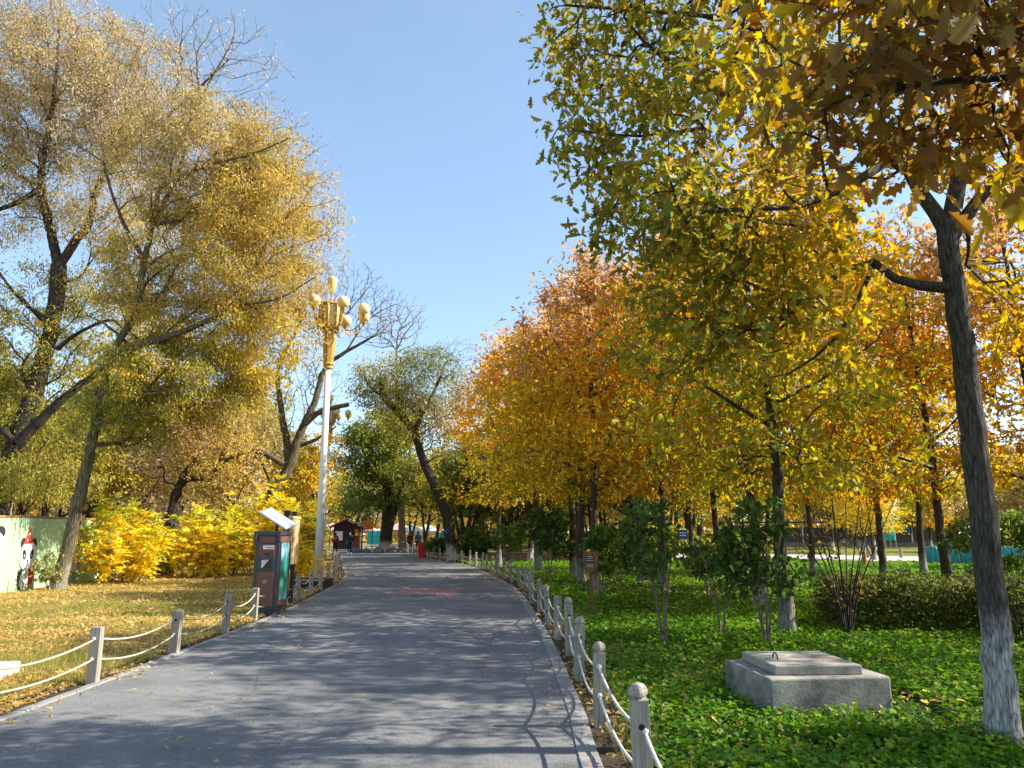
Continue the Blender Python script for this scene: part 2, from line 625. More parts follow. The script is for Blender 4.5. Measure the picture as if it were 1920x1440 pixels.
def tpl_from_half(h, fold=0.10, bend=0.12):
    n = len(h)
    V = [(a, b, fold * b * 2 - bend * a * a) for a, b in h]
    V += [(a, -b, fold * b * 2 - bend * a * a) for a, b in h[1:-1]]
    right = list(range(n))
    left = [0] + [n + i for i in range(n - 2)] + [n - 1]
    return np.array(V, float), [right, list(reversed(left))]


TPL = {
    'oak': tpl_from_half(half_oak(), 0.16, 0.15),
    'oak_lite': tpl_from_half([(0, 0), (0.22, 0.17), (0.34, 0.09), (0.6, 0.30), (0.74, 0.12), (1, 0.0)], 0.16, 0.15),
    'broad': tpl_from_half([(0, 0), (0.18, 0.24), (0.45, 0.32), (0.75, 0.2), (1, 0)], 0.18, 0.15),
    'round': tpl_from_half([(0, 0), (-0.05, 0.25), (0.25, 0.5), (0.65, 0.46), (0.9, 0.2), (0.95, 0)], 0.14, 0.1),
    'quad': (np.array([(0, 0, 0), (0.45, 0.27, 0.06), (1, 0, -0.06), (0.45, -0.27, 0.06)], float), [[0, 1, 2, 3]]),
    'lance': (np.array([(0, 0, 0), (0.45, 0.15, 0.03), (1, 0, -0.08), (0.45, -0.15, 0.03)], float), [[0, 1, 2, 3]]),
    'blade': (np.array([(0, 0.035, 0), (0, -0.035, 0), (1, 0, 0)], float), [[0, 1, 2]]),
}


def norm(a):
    return a / np.maximum(np.linalg.norm(a, axis=-1, keepdims=True), 1e-9)


def leaves_mesh(name, P, D, Nn, S, tint, tpl, mat):
    T, faces = TPL[tpl]
    P = np.asarray(P)
    N = len(P)
    D = norm(D)
    W = norm(np.cross(Nn, D))
    U = np.cross(D, W)
    k = len(T)
    curl = RNG.uniform(-0.4, 2.6, (N, 1, 1))
    wid = RNG.uniform(0.75, 1.2, (N, 1, 1))
    V = (P[:, None, :] + S[:, None, None] * (T[None, :, 0:1] * D[:, None, :] + wid * T[None, :, 1:2] * W[:, None, :] + curl * T[None, :, 2:3] * U[:, None, :]))
    V = V.reshape(-1, 3)
    flat = np.concatenate([np.array(f) for f in faces])
    lens = np.array([len(f) for f in faces])
    L = (flat[None, :] + (np.arange(N) * k)[:, None]).ravel()
    st1 = np.concatenate([[0], np.cumsum(lens)[:-1]])
    st = (st1[None, :] + (np.arange(N) * len(flat))[:, None]).ravel()
    c = np.repeat(tint, k, axis=0)
    return np_mesh(name, V, L, st, mat, tint=c)


def pick(pal, n, jit=0.14, rng=RNG):
    """per-leaf colours: pal is a list of (weight, (r,g,b))"""
    w = np.array([p[0] for p in pal], float)
    w /= w.sum()
    cols = np.array([p[1] for p in pal], float)
    idx = rng.choice(len(pal), size=n, p=w)
    idx2 = rng.choice(len(pal), size=n, p=w)
    a = rng.random((n, 1)) * 0.6
    c = cols[idx] * (1 - a) + cols[idx2] * a
    c = c * (1 + rng.normal(0, jit, (n, 1))) * (1 + rng.normal(0, 0.05, (n, 3)))
    return np.clip(c, 0.004, 0.95)


TAN = [(3, (0.47, 0.36, 0.15)), (2, (0.52, 0.42, 0.22)), (2, (0.40, 0.29, 0.08)), (1, (0.48, 0.33, 0.05))]
TANPINK = [(3, (0.45, 0.36, 0.235)), (2, (0.37, 0.28, 0.14)), (1, (0.52, 0.45, 0.32))]
GOLDTAN = [(3, (0.54, 0.375, 0.05)), (2, (0.52, 0.39, 0.11)), (2, (0.44, 0.35, 0.12)), (1, (0.56, 0.34, 0.03))]
YEL = [(3, (0.62, 0.44, 0.035)), (2, (0.55, 0.42, 0.05)), (1, (0.4, 0.37, 0.05))]
OLIVE = [(3, (0.34, 0.295, 0.035)), (2, (0.43, 0.34, 0.05)), (1, (0.24, 0.24, 0.035)), (1, (0.46, 0.36, 0.10))]
OLIVEG = [(3, (0.23, 0.255, 0.04)), (2, (0.33, 0.32, 0.05)), (1, (0.16, 0.2, 0.035))]
GREEN = [(3, (0.10, 0.145, 0.03)), (2, (0.15, 0.18, 0.035)), (1, (0.22, 0.22, 0.05))]
GREYG = [(3, (0.25, 0.27, 0.12)), (2, (0.32, 0.32, 0.17)), (2, (0.2, 0.23, 0.06)), (1, (0.4, 0.35, 0.2))]
ORANGE = [(4, (0.68, 0.385, 0.03)), (3, (0.64, 0.32, 0.025)), (2, (0.72, 0.46, 0.04)), (1, (0.46, 0.21, 0.025))]
RUST = [(3, (0.50, 0.25, 0.035)), (3, (0.58, 0.33, 0.035)), (2, (0.36, 0.17, 0.03)), (1, (0.62, 0.4, 0.05))]
ORPINK = [(3, (0.56, 0.31, 0.13)), (2, (0.52, 0.27, 0.08)), (2, (0.60, 0.40, 0.16))]
GOLD = [(4, (0.66, 0.41, 0.03)), (3, (0.6, 0.34, 0.025)), (2, (0.55, 0.42, 0.04)), (1, (0.34, 0.30, 0.04))]
YGREEN = [(3, (0.35, 0.33, 0.03)), (2, (0.25, 0.26, 0.03)), (2, (0.52, 0.40, 0.035)), (1, (0.42, 0.22, 0.03))]
NEAROAK = [(4, (0.22, 0.22, 0.03)), (3, (0.32, 0.27, 0.035)), (2, (0.46, 0.34, 0.035)), (1, (0.30, 0.15, 0.025)), (1, (0.12, 0.17, 0.035))]
NEARGOLD = [(4, (0.50, 0.35, 0.035)), (3, (0.34, 0.29, 0.035)), (2, (0.6, 0.38, 0.035)), (1, (0.32, 0.14, 0.025))]
BROWNOAK = [(4, (0.25, 0.135, 0.03)), (3, (0.32, 0.185, 0.035)), (2, (0.19, 0.088, 0.025)), (1, (0.46, 0.33, 0.09)), (1, (0.26, 0.2, 0.03))]


# ------------------------------------------------------------------ tree builder
def catmull(P, per=6):
    P = [np.array(p, float) for p in P]
    if len(P) < 3:
        return np.array([P[0] + (P[-1] - P[0]) * t for t in np.linspace(0, 1, per * 2)])
    Q = [2 * P[0] - P[1]] + P + [2 * P[-1] - P[-2]]
    out = []
    for i in range(1, len(Q) - 2):
        p0, p1, p2, p3 = Q[i - 1], Q[i], Q[i + 1], Q[i + 2]
        for t in np.linspace(0, 1, per, endpoint=False):
            out.append(0.5 * (2 * p1 + (p2 - p0) * t + (2 * p0 - 5 * p1 + 4 * p2 - p3) * t * t + (3 * p1 - p0 - 3 * p2 + p3) * t ** 3))
    out.append(P[-1])
    return np.array(out)


def resample(P, step):
    d = np.concatenate([[0], np.cumsum(np.linalg.norm(np.diff(P, axis=0), axis=1))])
    n = max(3, int(d[-1] / step) + 1)
    s = np.linspace(0, d[-1], n)
    return np.stack([np.interp(s, d, P[:, i]) for i in range(3)], 1)


class Clump:
    """slow 3-D noise, used to leave gaps in a crown"""
    def __init__(self, wl, rng):
        self.k = rng.normal(0, 1, (14, 3)) * (2 * pi / wl) * 0.55
        self.p = rng.random(14) * 2 * pi

    def __call__(self, X):
        return np.sin(X @ self.k.T + self.p).mean(1) * 2.0


class Ell:
    def __init__(self, c, r, n, lpt, pal, gap=-0.25, spread=None):
        self.c = np.array(c, float)
        self.r = np.array(r, float)
        self.n, self.lpt, self.pal, self.gap, self.spread = n, lpt, pal, gap, spread


def EP(u, v, Y, ru, rv, ry, n, lpt, pal, gap=-0.25, spread=None):
    k = pxm(Y, v)
    return Ell(at(u, v, Y), (ru * k, ry, rv * k), n, lpt, pal, gap, spread)


def build_tree(root, base, limbs, ells, rng, leaf='quad', size=0.1, sjit=0.3, spread=0.22, droop=0.2, up=0.8, wood=None, lmat=None,
               min_attach=1.2, step=0.35, tip=0.006, clump=1.6, sides=10, trunk_amp=0.06, pipe=0.44, plen_w=0.18, lift=0.25, flare=1.35):
    """limbs: list of (points, r0, r1); the first starts at the ground. Makes the children trunk and crown of root."""
    base = np.array(base, float)
    pos, par, rfix, plen, ring = [], [], [], [], []
    limb_nodes = []
    for li, (P, r0, r1) in enumerate(limbs):
        P = np.array([np.array(p, float) for p in P]) - base
        C = resample(catmull(P), 0.16 if r0 > 0.08 else 0.22)
        C[1:-1] += rng.normal(0, 0.012, C[1:-1].shape) * min(1.0, r0 * 6)
        s = np.linspace(0, 1, len(C))
        R = r0 + (r1 - r0) * s ** 0.85
        if li == 0 and flare > 1:
            R = R * (1 + (flare - 1) * np.exp(-np.maximum(C[:, 2], 0) / 0.22))
        limb_nodes.append((C, R))
        if li > 0 and pos:
            A = np.array(pos)
            p0 = int(np.argmin(np.linalg.norm(A - C[0], axis=1)))
        else:
            p0 = -1
        for i in range(len(C)):
            pos.append(C[i])
            par.append(p0 if i == 0 else len(pos) - 2)
            rfix.append(R[i])
            plen.append(0 if par[-1] < 0 else plen[par[-1]] + np.linalg.norm(C[i] - pos[par[-1]]))
    nl = len(pos)
    # targets
    T, TL, TP, TS = [], [], [], []
    cl = Clump(clump, rng)
    for ei, e in enumerate(ells):
        m = int(e.n * 2.2)
        d = norm(rng.normal(0, 1, (m, 3)))
        X = e.c - base + d * (rng.random((m, 1)) ** 0.36) * e.r
        ok = (cl(X) > e.gap) & (X[:, 2] > 0.25)
        X = X[ok][:e.n]
        T.append(X)
        TL += [e.lpt] * len(X)
        TP += [ei] * len(X)
        TS += [e.spread or spread] * len(X)
    T = np.concatenate(T)
    TL, TP, TS = np.array(TL), np.array(TP), np.array(TS)
    cap = nl + len(T) * 26 + 10
    POS = np.zeros((cap, 3))
    POS[:nl] = pos
    PAR = np.full(cap, -1)
    PAR[:nl] = par
    PL = np.zeros(cap)
    PL[:nl] = plen
    ATT = np.zeros(cap, bool)
    ATT[:nl] = np.array(pos)[:, 2] > min_attach
    # distance order
    A = POS[:nl][ATT[:nl]]
    dmin = np.array([np.min(np.sum((A - t) ** 2, 1)) for t in T])
    order = np.argsort(dmin)
    n = nl
    tips = np.zeros(len(T), int)
    tstart = np.zeros(len(T), int)
    for ti in order:
        t = T[ti]
        d = np.sqrt(np.sum((POS[:n] - t) ** 2, 1))
        cost = d + plen_w * PL[:n]
        cost[~ATT[:n]] = 1e9
        # never grow steeply downwards from above
        i = int(np.argmin(cost))
        L = d[i]
        pd = POS[i] - POS[PAR[i]] if PAR[i] >= 0 else np.array([0, 0, 1.0])
        pd = pd / (np.linalg.norm(pd) + 1e-9)
        c = POS[i] + pd * L * (0.12 + 0.3 * lift) + (t - POS[i]) * 0.35 + np.array([0, 0, lift * L * 0.35])
        k = max(2, min(24, int(L / step) + 1))
        ss = np.linspace(0, 1, k + 1)[1:, None]
        Q = (1 - ss) ** 2 * POS[i] + 2 * ss * (1 - ss) * c + ss ** 2 * t
        if k > 2:
            Q[:-1] += rng.normal(0, 0.010 * min(1, L), Q[:-1].shape)
        for j in range(k):
            POS[n] = Q[j]
            PAR[n] = i if j == 0 else n - 1
            PL[n] = PL[PAR[n]] + L / k
            ATT[n] = True
            n += 1
        tips[ti] = n - 1
        tstart[ti] = n - k
    POS, PAR = POS[:n], PAR[:n]
    cnt = np.zeros(n)
    cnt[tips] += 1
    for i in range(n - 1, nl - 1, -1):
        cnt[PAR[i]] += cnt[i]
    rad = tip * np.maximum(cnt, 1) ** pipe
    rad[:nl] = rfix
    for i in range(nl, n):
        rad[i] = min(rad[i], rad[PAR[i]] * 0.92)
    rad = np.maximum(rad, tip * 0.7)
    # wood geometry: swept limbs
    Vs, Ls, Ss = [], [], []
    vo = lo = 0
    for C, R in limb_nodes:
        k = sides if R[0] > 0.05 else 6
        dd = norm(np.gradient(C, axis=0))
        ref = np.array([0.9, 0.3, 0.05])
        a = norm(np.cross(dd, ref))
        b = np.cross(dd, a)
        th = np.arange(k) * 2 * pi / k
        ph = rng.random(3) * 6.28
        lump = 1 + trunk_amp * (np.sin(3 * th + ph[0])[None, :] * 0.5 + np.sin(2 * th[None, :] + C[:, 2:3] * 1.7 + ph[1]) * 0.6 + rng.normal(0, 0.35, (len(C), k)))
        V = C[:, None, :] + (np.cos(th)[None, :, None] * a[:, None, :] + np.sin(th)[None, :, None] * b[:, None, :]) * (R[:, None] * lump)[:, :, None]
        m_ = len(C)
        idx = np.arange(m_ * k).reshape(m_, k) + vo
        q = np.stack([idx[:-1], np.roll(idx, -1, 1)[:-1], np.roll(idx, -1, 1)[1:], idx[1:]], -1).reshape(-1)
        Vs.append(V.reshape(-1, 3))
        Ls.append(q)
        Ss.append(np.arange(len(q) // 4) * 4 + lo)
        vo += m_ * k
        lo += len(q)
    # branch segments
    if n > nl:
        ch = np.arange(nl, n)
        pa = PAR[ch]
        for lowr, highr, k in ((0.02, 9, 6), (0.0, 0.02, 3)):
            sel = (rad[ch] >= lowr) & (rad[ch] < highr)
            c_, p_ = ch[sel], pa[sel]
            if len(c_) == 0:
                continue
            Aa, Bb = POS[p_], POS[c_]
            d = norm(Bb - Aa)
            Bb = Bb + d * 0.004
            ref = np.array([0.31, 0.85, 0.42])
            a = norm(np.cross(d, ref))
            b = np.cross(d, a)
            th = np.arange(k) * 2 * pi / k
            off = np.cos(th)[None, :, None] * a[:, None, :] + np.sin(th)[None, :, None] * b[:, None, :]
            ra = np.minimum(rad[p_], rad[c_] * 1.15)
            V = np.stack([Aa[:, None, :] + off * ra[:, None, None], Bb[:, None, :] + off * rad[c_][:, None, None]], 1)
            e = len(c_)
            idx = np.arange(e * 2 * k).reshape(e, 2, k) + vo
            q = np.stack([idx[:, 0], np.roll(idx[:, 0], -1, 1), np.roll(idx[:, 1], -1, 1), idx[:, 1]], -1).reshape(-1)
            Vs.append(V.reshape(-1, 3))
            Ls.append(q)
            Ss.append(np.arange(len(q) // 4) * 4 + lo)
            vo += e * 2 * k
            lo += len(q)
    me = np_mesh('trunk', np.concatenate(Vs), np.concatenate(Ls), np.concatenate(Ss), wood or M['bark_dark'], smooth=True)
    link(bpy.data.objects.new('trunk', me), root)
    # leaves
    reps = rng.poisson(TL)
    who = np.repeat(np.arange(len(T)), reps)
    N = len(who)
    if N:
        tipi = tips[who]
        back = PAR[tipi]
        back2 = np.where(tipi - 2 >= tstart[who], PAR[np.maximum(back, 0)], back)
        s = rng.random((N, 1)) ** 0.8
        P = POS[tipi] * (1 - s) + POS[back2] * s + rng.normal(0, 1, (N, 3)) * (TS[who] * np.array([[1], [1], [0.75]])).T
        tw = norm(POS[tipi] - POS[back2])
        D = tw * 0.45 + rng.normal(0, 0.6, (N, 3)) + np.array([0, 0, -droop])
        Nn = rng.normal(0, 0.55, (N, 3)) + np.array([0, 0, up])
        S = size * np.clip(1 + rng.normal(0, sjit, N), 0.45, 1.7)
        tint = np.zeros((N, 3))
        # colour drifts between neighbouring sprays
        cl2 = Clump(clump * 1.4, rng)
        shade = cl2(POS[tipi])
        for ei, e in enumerate(ells):
            k = TP[who] == ei
            if k.any():
                c = pick(e.pal, int(k.sum()), rng=rng)
                c = c * (1 + 0.22 * shade[k][:, None] * np.array([1.0, 0.8, 0.5]))
                tint[k] = c
        tint = np.clip(tint, 0.004, 0.95)
        P[:, 2] = np.maximum(P[:, 2], 0.06)
        me = leaves_mesh('crown', P, D, Nn, S, tint, leaf, lmat or M['leaf'])
        link(bpy.data.objects.new('crown', me), root)
    return root


def px_limb(pts, Y, r0, r1, ground=None):
    out = []
    for p in pts:
        y = p[2] if len(p) > 2 else Y
        out.append(at(p[0], p[1], y))
    if ground is not None:
        out = [ground] + out
    return (out, r0, r1)


# ------------------------------------------------------------------ light, sky, camera
SUN_EL = math.radians(37.0)
SUN_AZ = math.radians(1.0)            # from +X towards +Y
world = bpy.data.worlds.new('World')
scene.world = world
world.use_nodes = True
wn = world.node_tree
for n_ in list(wn.nodes):
    wn.nodes.remove(n_)
W_ = NT(wn)
wo = W_.n('ShaderNodeOutputWorld')
bg = W_.n('ShaderNodeBackground')
sky = W_.n('ShaderNodeTexSky', sky_type='NISHITA')
sky.sun_disc = False
sky.sun_elevation = SUN_EL
sky.sun_rotation = math.radians(90) - SUN_AZ
sky.altitude = 700
sky.air_density = 1.0
sky.dust_density = 0.6
sky.ozone_density = 2.0
# thin high cirrus
wtc = W_.n('ShaderNodeTexCoord')
wmp = W_.n('ShaderNodeMapping')
wmp.inputs['Scale'].default_value = (1.6, 1.1, 4.5)
wmp.inputs['Rotation'].default_value = (0.2, 0.35, 0.5)
wnz = W_.n('ShaderNodeTexNoise')
wnz.inputs['Scale'].default_value = 1.4
wnz.inputs['Detail'].default_value = 7
wnz.inputs['Roughness'].default_value = 0.55
wnz.inputs['Distortion'].default_value = 0.6
W_.l(wtc.outputs['Generated'], wmp.inputs['Vector'])
W_.l(wmp.outputs[0], wnz.inputs['Vector'])
wmr = W_.n('ShaderNodeMapRange')
W_.l(wnz.outputs[0], wmr.inputs[0])
wmr.inputs[1].default_value = 0.45
wmr.inputs[2].default_value = 0.8
wmr.inputs[3].default_value = 0.22
wmr.inputs[4].default_value = 0.36
wmx = W_.n('ShaderNodeMix', data_type='RGBA')
W_.l(wmr.outputs[0], wmx.inputs[0])
W_.l(sky.outputs[0], wmx.inputs[6])
wmx.inputs[7].default_value = (2.0, 2.75, 3.1, 1)
W_.l(wmx.outputs[2], bg.inputs[0])
bg.inputs[1].default_value = 0.122
W_.l(bg.outputs[0], wo.inputs[0])

sun_d = bpy.data.lights.new('sun', 'SUN')
sun_d.energy = 4.6
sun_d.angle = math.radians(0.6)
sun_d.color = (1.0, 0.93, 0.82)
sun = bpy.data.objects.new('sun', sun_d)
link(sun)
to_sun = Vector((math.cos(SUN_EL) * math.cos(SUN_AZ), math.cos(SUN_EL) * math.sin(SUN_AZ), math.sin(SUN_EL)))
sun.rotation_euler = to_sun.to_track_quat('Z', 'Y').to_euler()
sun.location = to_sun * 60

cam_d = bpy.data.cameras.new('camera')
cam_d.sensor_width = 36
cam_d.lens = 36 * F_PX / 1920
cam_d.clip_end = 2000
cam_d.clip_start = 0.05
cam = bpy.data.objects.new('camera', cam_d)
link(cam)
cam.location = (0, 0, EYE)
cam.rotation_euler = (pi / 2 + PITCH, 0, 0)
scene.camera = cam
scene.view_settings.view_transform = 'Standard'
scene.view_settings.look = 'None'
scene.view_settings.exposure = 1.35
scene.view_settings.gamma = 1.0
scene.render.resolution_x = 1024
scene.render.resolution_y = 768
scene.cycles.max_bounces = 8
scene.cycles.diffuse_bounces = 4
scene.cycles.transmission_bounces = 4
scene.cycles.use_denoising = True
scene.cycles.sample_clamp_indirect = 6.0

# ------------------------------------------------------------------ ground, path, kerbs
def sheet(name, pts, z, mat):
    mb = MB()
    mb.poly([(p[0], p[1], z) for p in pts], [tuple(range(len(pts)))])
    o = mb.build(name, mat)
    if o.data.polygons[0].normal.z < 0:
        o.data.flip_normals()
    return tag(o, kind='structure')


sheet('ground', [(-600, -60), (600, -60), (600, 900), (-600, 900)], 0.0, M['ground'])
# control points of the path edges (X, Y)
RE = [(0.5, -8), (0.5, 0), (0.48, 5.6), (0.51, 7), (0.495, 8.7), (0.484, 10.3), (0.387, 14.1), (0.0, 22.4), (-0.9, 29.3), (-1.9, 36), (-3.1, 41), (-5.0, 47), (-7.2, 55), (-10, 66), (-14, 80)]
LE = [(-4.35, -8), (-4.38, 0), (-4.4, 6.87), (-4.4, 8.06), (-4.45, 10.4), (-4.6, 14.6), (-5.0, 19.7), (-5.6, 25.0), (-6.3, 29.3), (-7.3, 33.6), (-8.9, 40), (-12.1, 52), (-14.5, 58), (-18.5, 68), (-24, 80)]


def curve2(P, per=10):
    return catmull([(p[0], p[1], 0) for p in P], per)[:, :2]


RC, LC = curve2(RE), curve2(LE)


def resamp2(C, n):
    d = np.concatenate([[0], np.cumsum(np.linalg.norm(np.diff(C, axis=0), axis=1))])
    s = np.linspace(0, d[-1], n)
    return np.stack([np.interp(s, d, C[:, i]) for i in range(2)], 1)


def offset2(C, off):
    """positive to the right of travel"""
    d = norm(np.gradient(C, axis=0))
    nrm = np.stack([d[:, 1], -d[:, 0]], 1)
    return C + nrm * off


def strip(name, A, B, z, mat):
    n = len(A)
    V = [(a[0], a[1], z) for a in A] + [(b[0], b[1], z) for b in B]
    mb = MB()
    mb.poly(V, [(i, n + i, n + i + 1, i + 1) for i in range(n - 1)])
    o = mb.build(name, mat)
    if o.data.polygons[0].normal.z < 0:
        o.data.flip_normals()
    return tag(o, kind='structure')


strip('path', resamp2(LC, 120), resamp2(RC, 120), 0.012, M['asphalt'])
# wide paving beyond the bend
circ = [(-19 + 15 * math.cos(t), 84 + 16 * math.sin(t)) for t in np.linspace(0, 2 * pi, 48, endpoint=False)]
sheet('paved_square', circ, 0.008, M['plaza'])
# green bed on the right of the path
rb = offset2(resamp2(RC, 60), 0.42)
rb = rb[rb[:, 1] < 47]
sheet('planted_bed', [tuple(p) for p in rb] + [(2, 47), (12, 44), (20, 36), (26, 22), (30, 8), (30, -8)], 0.004, M['bed'])
so = resamp2(RC, 60)
so = so[so[:, 1] < 40]
strip('soil_strip', offset2(so, 0.14), offset2(so, 0.62), 0.008, M['soil'])
lo_ = resamp2(LC, 60)
lo_ = lo_[lo_[:, 1] < 40]
strip('soil_edge', offset2(lo_, -0.42), offset2(lo_, -0.08), 0.008, M['soil'])
# pale cross path and lawn beyond on the right
A_ = np.array([(6, 53), (14, 50), (20, 46), (27, 40), (36, 31), (60, 12)], float)
B_ = np.array([(10, 62), (20, 58.5), (28, 54), (36, 47), (47, 38), (74, 20)], float)
strip('cross_path', resamp2(curve2(A_), 40), resamp2(curve2(B_), 40), 0.012, M['pale_path'])
sheet('lawn', [(10, 63.5), (20, 60), (28, 55.5), (36, 48.5), (47, 39.5), (74, 21.5), (130, 40), (90, 90), (30, 95), (8, 90)], 0.006, M['lawn'])


def kerb(C, off0, off1, length, z0, z1, y_max):
    mb = MB()
    L = np.concatenate([[0], np.cumsum(np.linalg.norm(np.diff(C, axis=0), axis=1))])
    s = 0
    while s < L[-1] - length:
        pts = []
        for q in (s + 0.006, s + length - 0.006):
            p = np.array([np.interp(q, L, C[:, i]) for i in range(2)])
            p2 = np.array([np.interp(min(q + 0.05, L[-1]), L, C[:, i]) for i in range(2)])
            d = p2 - p
            d /= np.linalg.norm(d) + 1e-9
            nr = np.array([d[1], -d[0]])
            pts.append((p + nr * off0, p + nr * off1))
        if pts[0][0][1] > y_max:
            break
        dz = random.uniform(-0.003, 0.003)
        a, b = pts[0]
        d_, c = pts[1]
        V = [(a[0], a[1], z0), (b[0], b[1], z0), (c[0], c[1], z0), (d_[0], d_[1], z0), (a[0], a[1], z1 + dz), (b[0], b[1], z1 + dz), (c[0], c[1], z1 + dz), (d_[0], d_[1], z1 + dz)]
        mb.poly(V, [(3, 2, 1, 0), (4, 5, 6, 7), (0, 1, 5, 4), (1, 2, 6, 5), (2, 3, 7, 6), (3, 0, 4, 7)])
        s += length
    o = mb.build('kerb', M['kerb'], bevel=0.006)
    return tag(o, kind='structure')


kerb(resamp2(RC, 500), 0.0, 0.15, 0.6, -0.05, 0.026, 60)
kerb(resamp2(LC, 500), -0.09, 0.0, 0.8, -0.05, 0.03, 60)

# faded red panel painted on the path, with a row of pale letters
rp = thing('road_panel', (-2.35, 21.3, 0.0163), 'faded red rectangle painted across the grey path with worn pale lettering', 'road marking', rz=0.03)
mb = MB()
mb.poly([(-0.82, -1.2, 0), (0.82, -1.2, 0), (0.82, 1.2, 0), (-0.82, 1.2, 0)], [(0, 1, 2, 3)])
mb.build('panel', M['road_paint'], rp)
mb = MB()
for i in range(8):
    x0 = -0.46 + i * 0.125
    for k in range(5):
        x = x0 + random.uniform(0, 0.075)
        y = random.uniform(-0.85, -0.25)
        if k % 2:
            mb.poly([(x - 0.045, y, 0.003), (x + 0.045, y, 0.003), (x + 0.045, y + 0.07, 0.003), (x - 0.045, y + 0.07, 0.003)], [(0, 1, 2, 3)])
        else:
            mb.poly([(x - 0.011, y - 0.22, 0.0036 + i * 1e-5), (x + 0.011, y - 0.22, 0.0036 + i * 1e-5), (x + 0.011, y + 0.25, 0.0036), (x - 0.011, y + 0.25, 0.0036)], [(0, 1, 2, 3)])
mb.build('lettering', M['road_letter'], rp)

# ------------------------------------------------------------------ rope fences
def finial(style):
    mb = MB()
    if style == 0:
        mb.lathe([(0.036, 0.0), (0.037, 0.014), (0.051, 0.021), (0.054, 0.042), (0.047, 0.063), (0.033, 0.08), (0.012, 0.089)], 16,
                 wob=lambda i, j: 1 + (0.07 if (i % 4 == 0 and 1 < j < 6) else 0) - (0.10 if (i % 4 == 2 and 1 < j < 6) else 0))
    else:
        mb.lathe([(0.036, 0.0), (0.036, 0.016), (0.05, 0.022), (0.05, 0.045), (0.044, 0.052)], 12)
    return mb


def catenary(a, b, sag, n=14):
    a, b = Vector(a), Vector(b)
    return [a.lerp(b, t) - Vector((0, 0, sag * 4 * t * (1 - t))) for t in np.linspace(0, 1, n)]


def rope_fence(pts, label, h, rope_mat, fin, w=0.1, holes=(0.47, 0.25), sag=0.11, rope_r=0.011, side=-1, spill_first=True):
    P0 = pts[0]
    root = thing('rope_fence', (P0[0], P0[1], 0), label, 'fence', 'rope fences along the path')
    n = len(pts)
    for i, p in enumerate(pts):
        d = Vector(pts[min(i + 1, n - 1)]) - Vector(pts[max(i - 1, 0)])
        rz = math.atan2(d.y, d.x) + random.uniform(-0.12, 0.12)
        hh = h * random.uniform(0.94, 1.06)
        mb = MB()
        mb.box((0, 0, hh / 2 - 0.05), (w, w, hh + 0.1), 0)
        # split crack and rope holes
        for zz in holes:
            for s in (-1, 1):
                mb.lathe([(0.019, 0.0), (0.019, 0.003)], 8, mat=1, mx=Matrix.Translation((s * w / 2, 0, zz * hh / 0.6)) @ Matrix.Rotation(s * pi / 2, 4, 'Y'))
        if random.random() < 0.6:
            x = random.uniform(-0.02, 0.02)
            mb.poly([(x - 0.002, -w / 2 - 0.0015, 0.05), (x + 0.002, -w / 2 - 0.0015, 0.05), (x + 0.003, -w / 2 - 0.0015, hh - 0.02), (x - 0.001, -w / 2 - 0.0015, hh - 0.02)], [(0, 1, 2, 3)], 1)
        o = mb.build('post', [M['post_wood'], M['post_hole']], root, bevel=0.005)
        o.location = (p[0] - P0[0], p[1] - P0[1], 0)
        lean = 0.06
        o.rotation_euler = (random.uniform(-lean, lean), random.uniform(-lean, lean), rz)
        if fin(i):
            f = finial(0 if side < 0 else 1).build('finial', M['post_wood'], o, smooth=False)
            f.location = (0, 0, hh)
    for i in range(n - 1):
        a, b = Vector((*pts[i], 0)), Vector((*pts[i + 1], 0))
        for zz in holes:
            z = zz * h / 0.6
            s = sag * random.uniform(0.75, 1.25) * min(1.0, (b - a).length / 1.8)
            mb = MB()
            mb.tube(catenary(a + Vector((0, 0, z)) - Vector((P0[0], P0[1], 0)), b + Vector((0, 0, z)) - Vector((P0[0], P0[1], 0)), s), rope_r, 7)
            mb.build('rope', rope_mat, root, smooth=True)
    # knots at the nearest posts
    for i in range(min(n, 6)):
        d = Vector(pts[min(i + 1, n - 1)]) - Vector(pts[max(i - 1, 0)])
        d.normalize()
        q = Vector(pts[i]) - d * (w / 2 + 0.012) - Vector(P0[:2])
        for zz in holes:
            mb = MB()
            mb.sphere((0, 0, 0), 0.024, 8, 6, sc=(1.0, 0.85, 0.9))
            k = mb.build('knot', rope_mat, root, smooth=True)
            k.location = (q.x, q.y, zz * h / 0.6)
    return root


right_line = [(0.76, 2.8), (0.76, 4.62), (0.735, 6.7), (0.74, 8.7), (0.765, 10.4), (0.70, 11.9), (0.64, 13.7), (0.57, 16.0), (0.45, 17.8)]
rl = offset2(resamp2(RC, 800), 0.34)
cur = np.array(right_line[-1])
i0 = int(np.argmin(np.linalg.norm(rl - cur, axis=1)))
for p in rl[i0:]:
    if np.linalg.norm(p - cur) > 1.9:
        if p[1] > 62:
            break
        right_line.append(tuple(p))
        cur = p
rope_fence(right_line, 'grey square-post rope fence with carved round caps along the right kerb by the green bed', 0.63, M['rope'], lambda i: i not in (5, 11, 14), side=-1)
left_line = [(-4.62, 4.6), (-4.6, 6.5), (-4.52, 8.5), (-4.55, 10.55), (-4.68, 12.7), (-4.82, 14.5), (-5.0, 16.6), (-5.15, 18.6)]
ll = offset2(resamp2(LC, 800), -0.26)
cur = np.array(left_line[-1])
i0 = int(np.argmin(np.linalg.norm(ll - cur, axis=1)))
for p in ll[i0:]:
    if np.linalg.norm(p - cur) > 1.8:
        if p[1] > 58:
            break
        left_line.append(tuple(p))
        cur = p
rope_fence(left_line, 'weathered tan rope fence with plain square posts along the left kerb past the recycling bin', 0.6, M['rope_old'], lambda i: i % 3 == 1 and i > 2, w=0.105, side=1, holes=(0.48, 0.27))

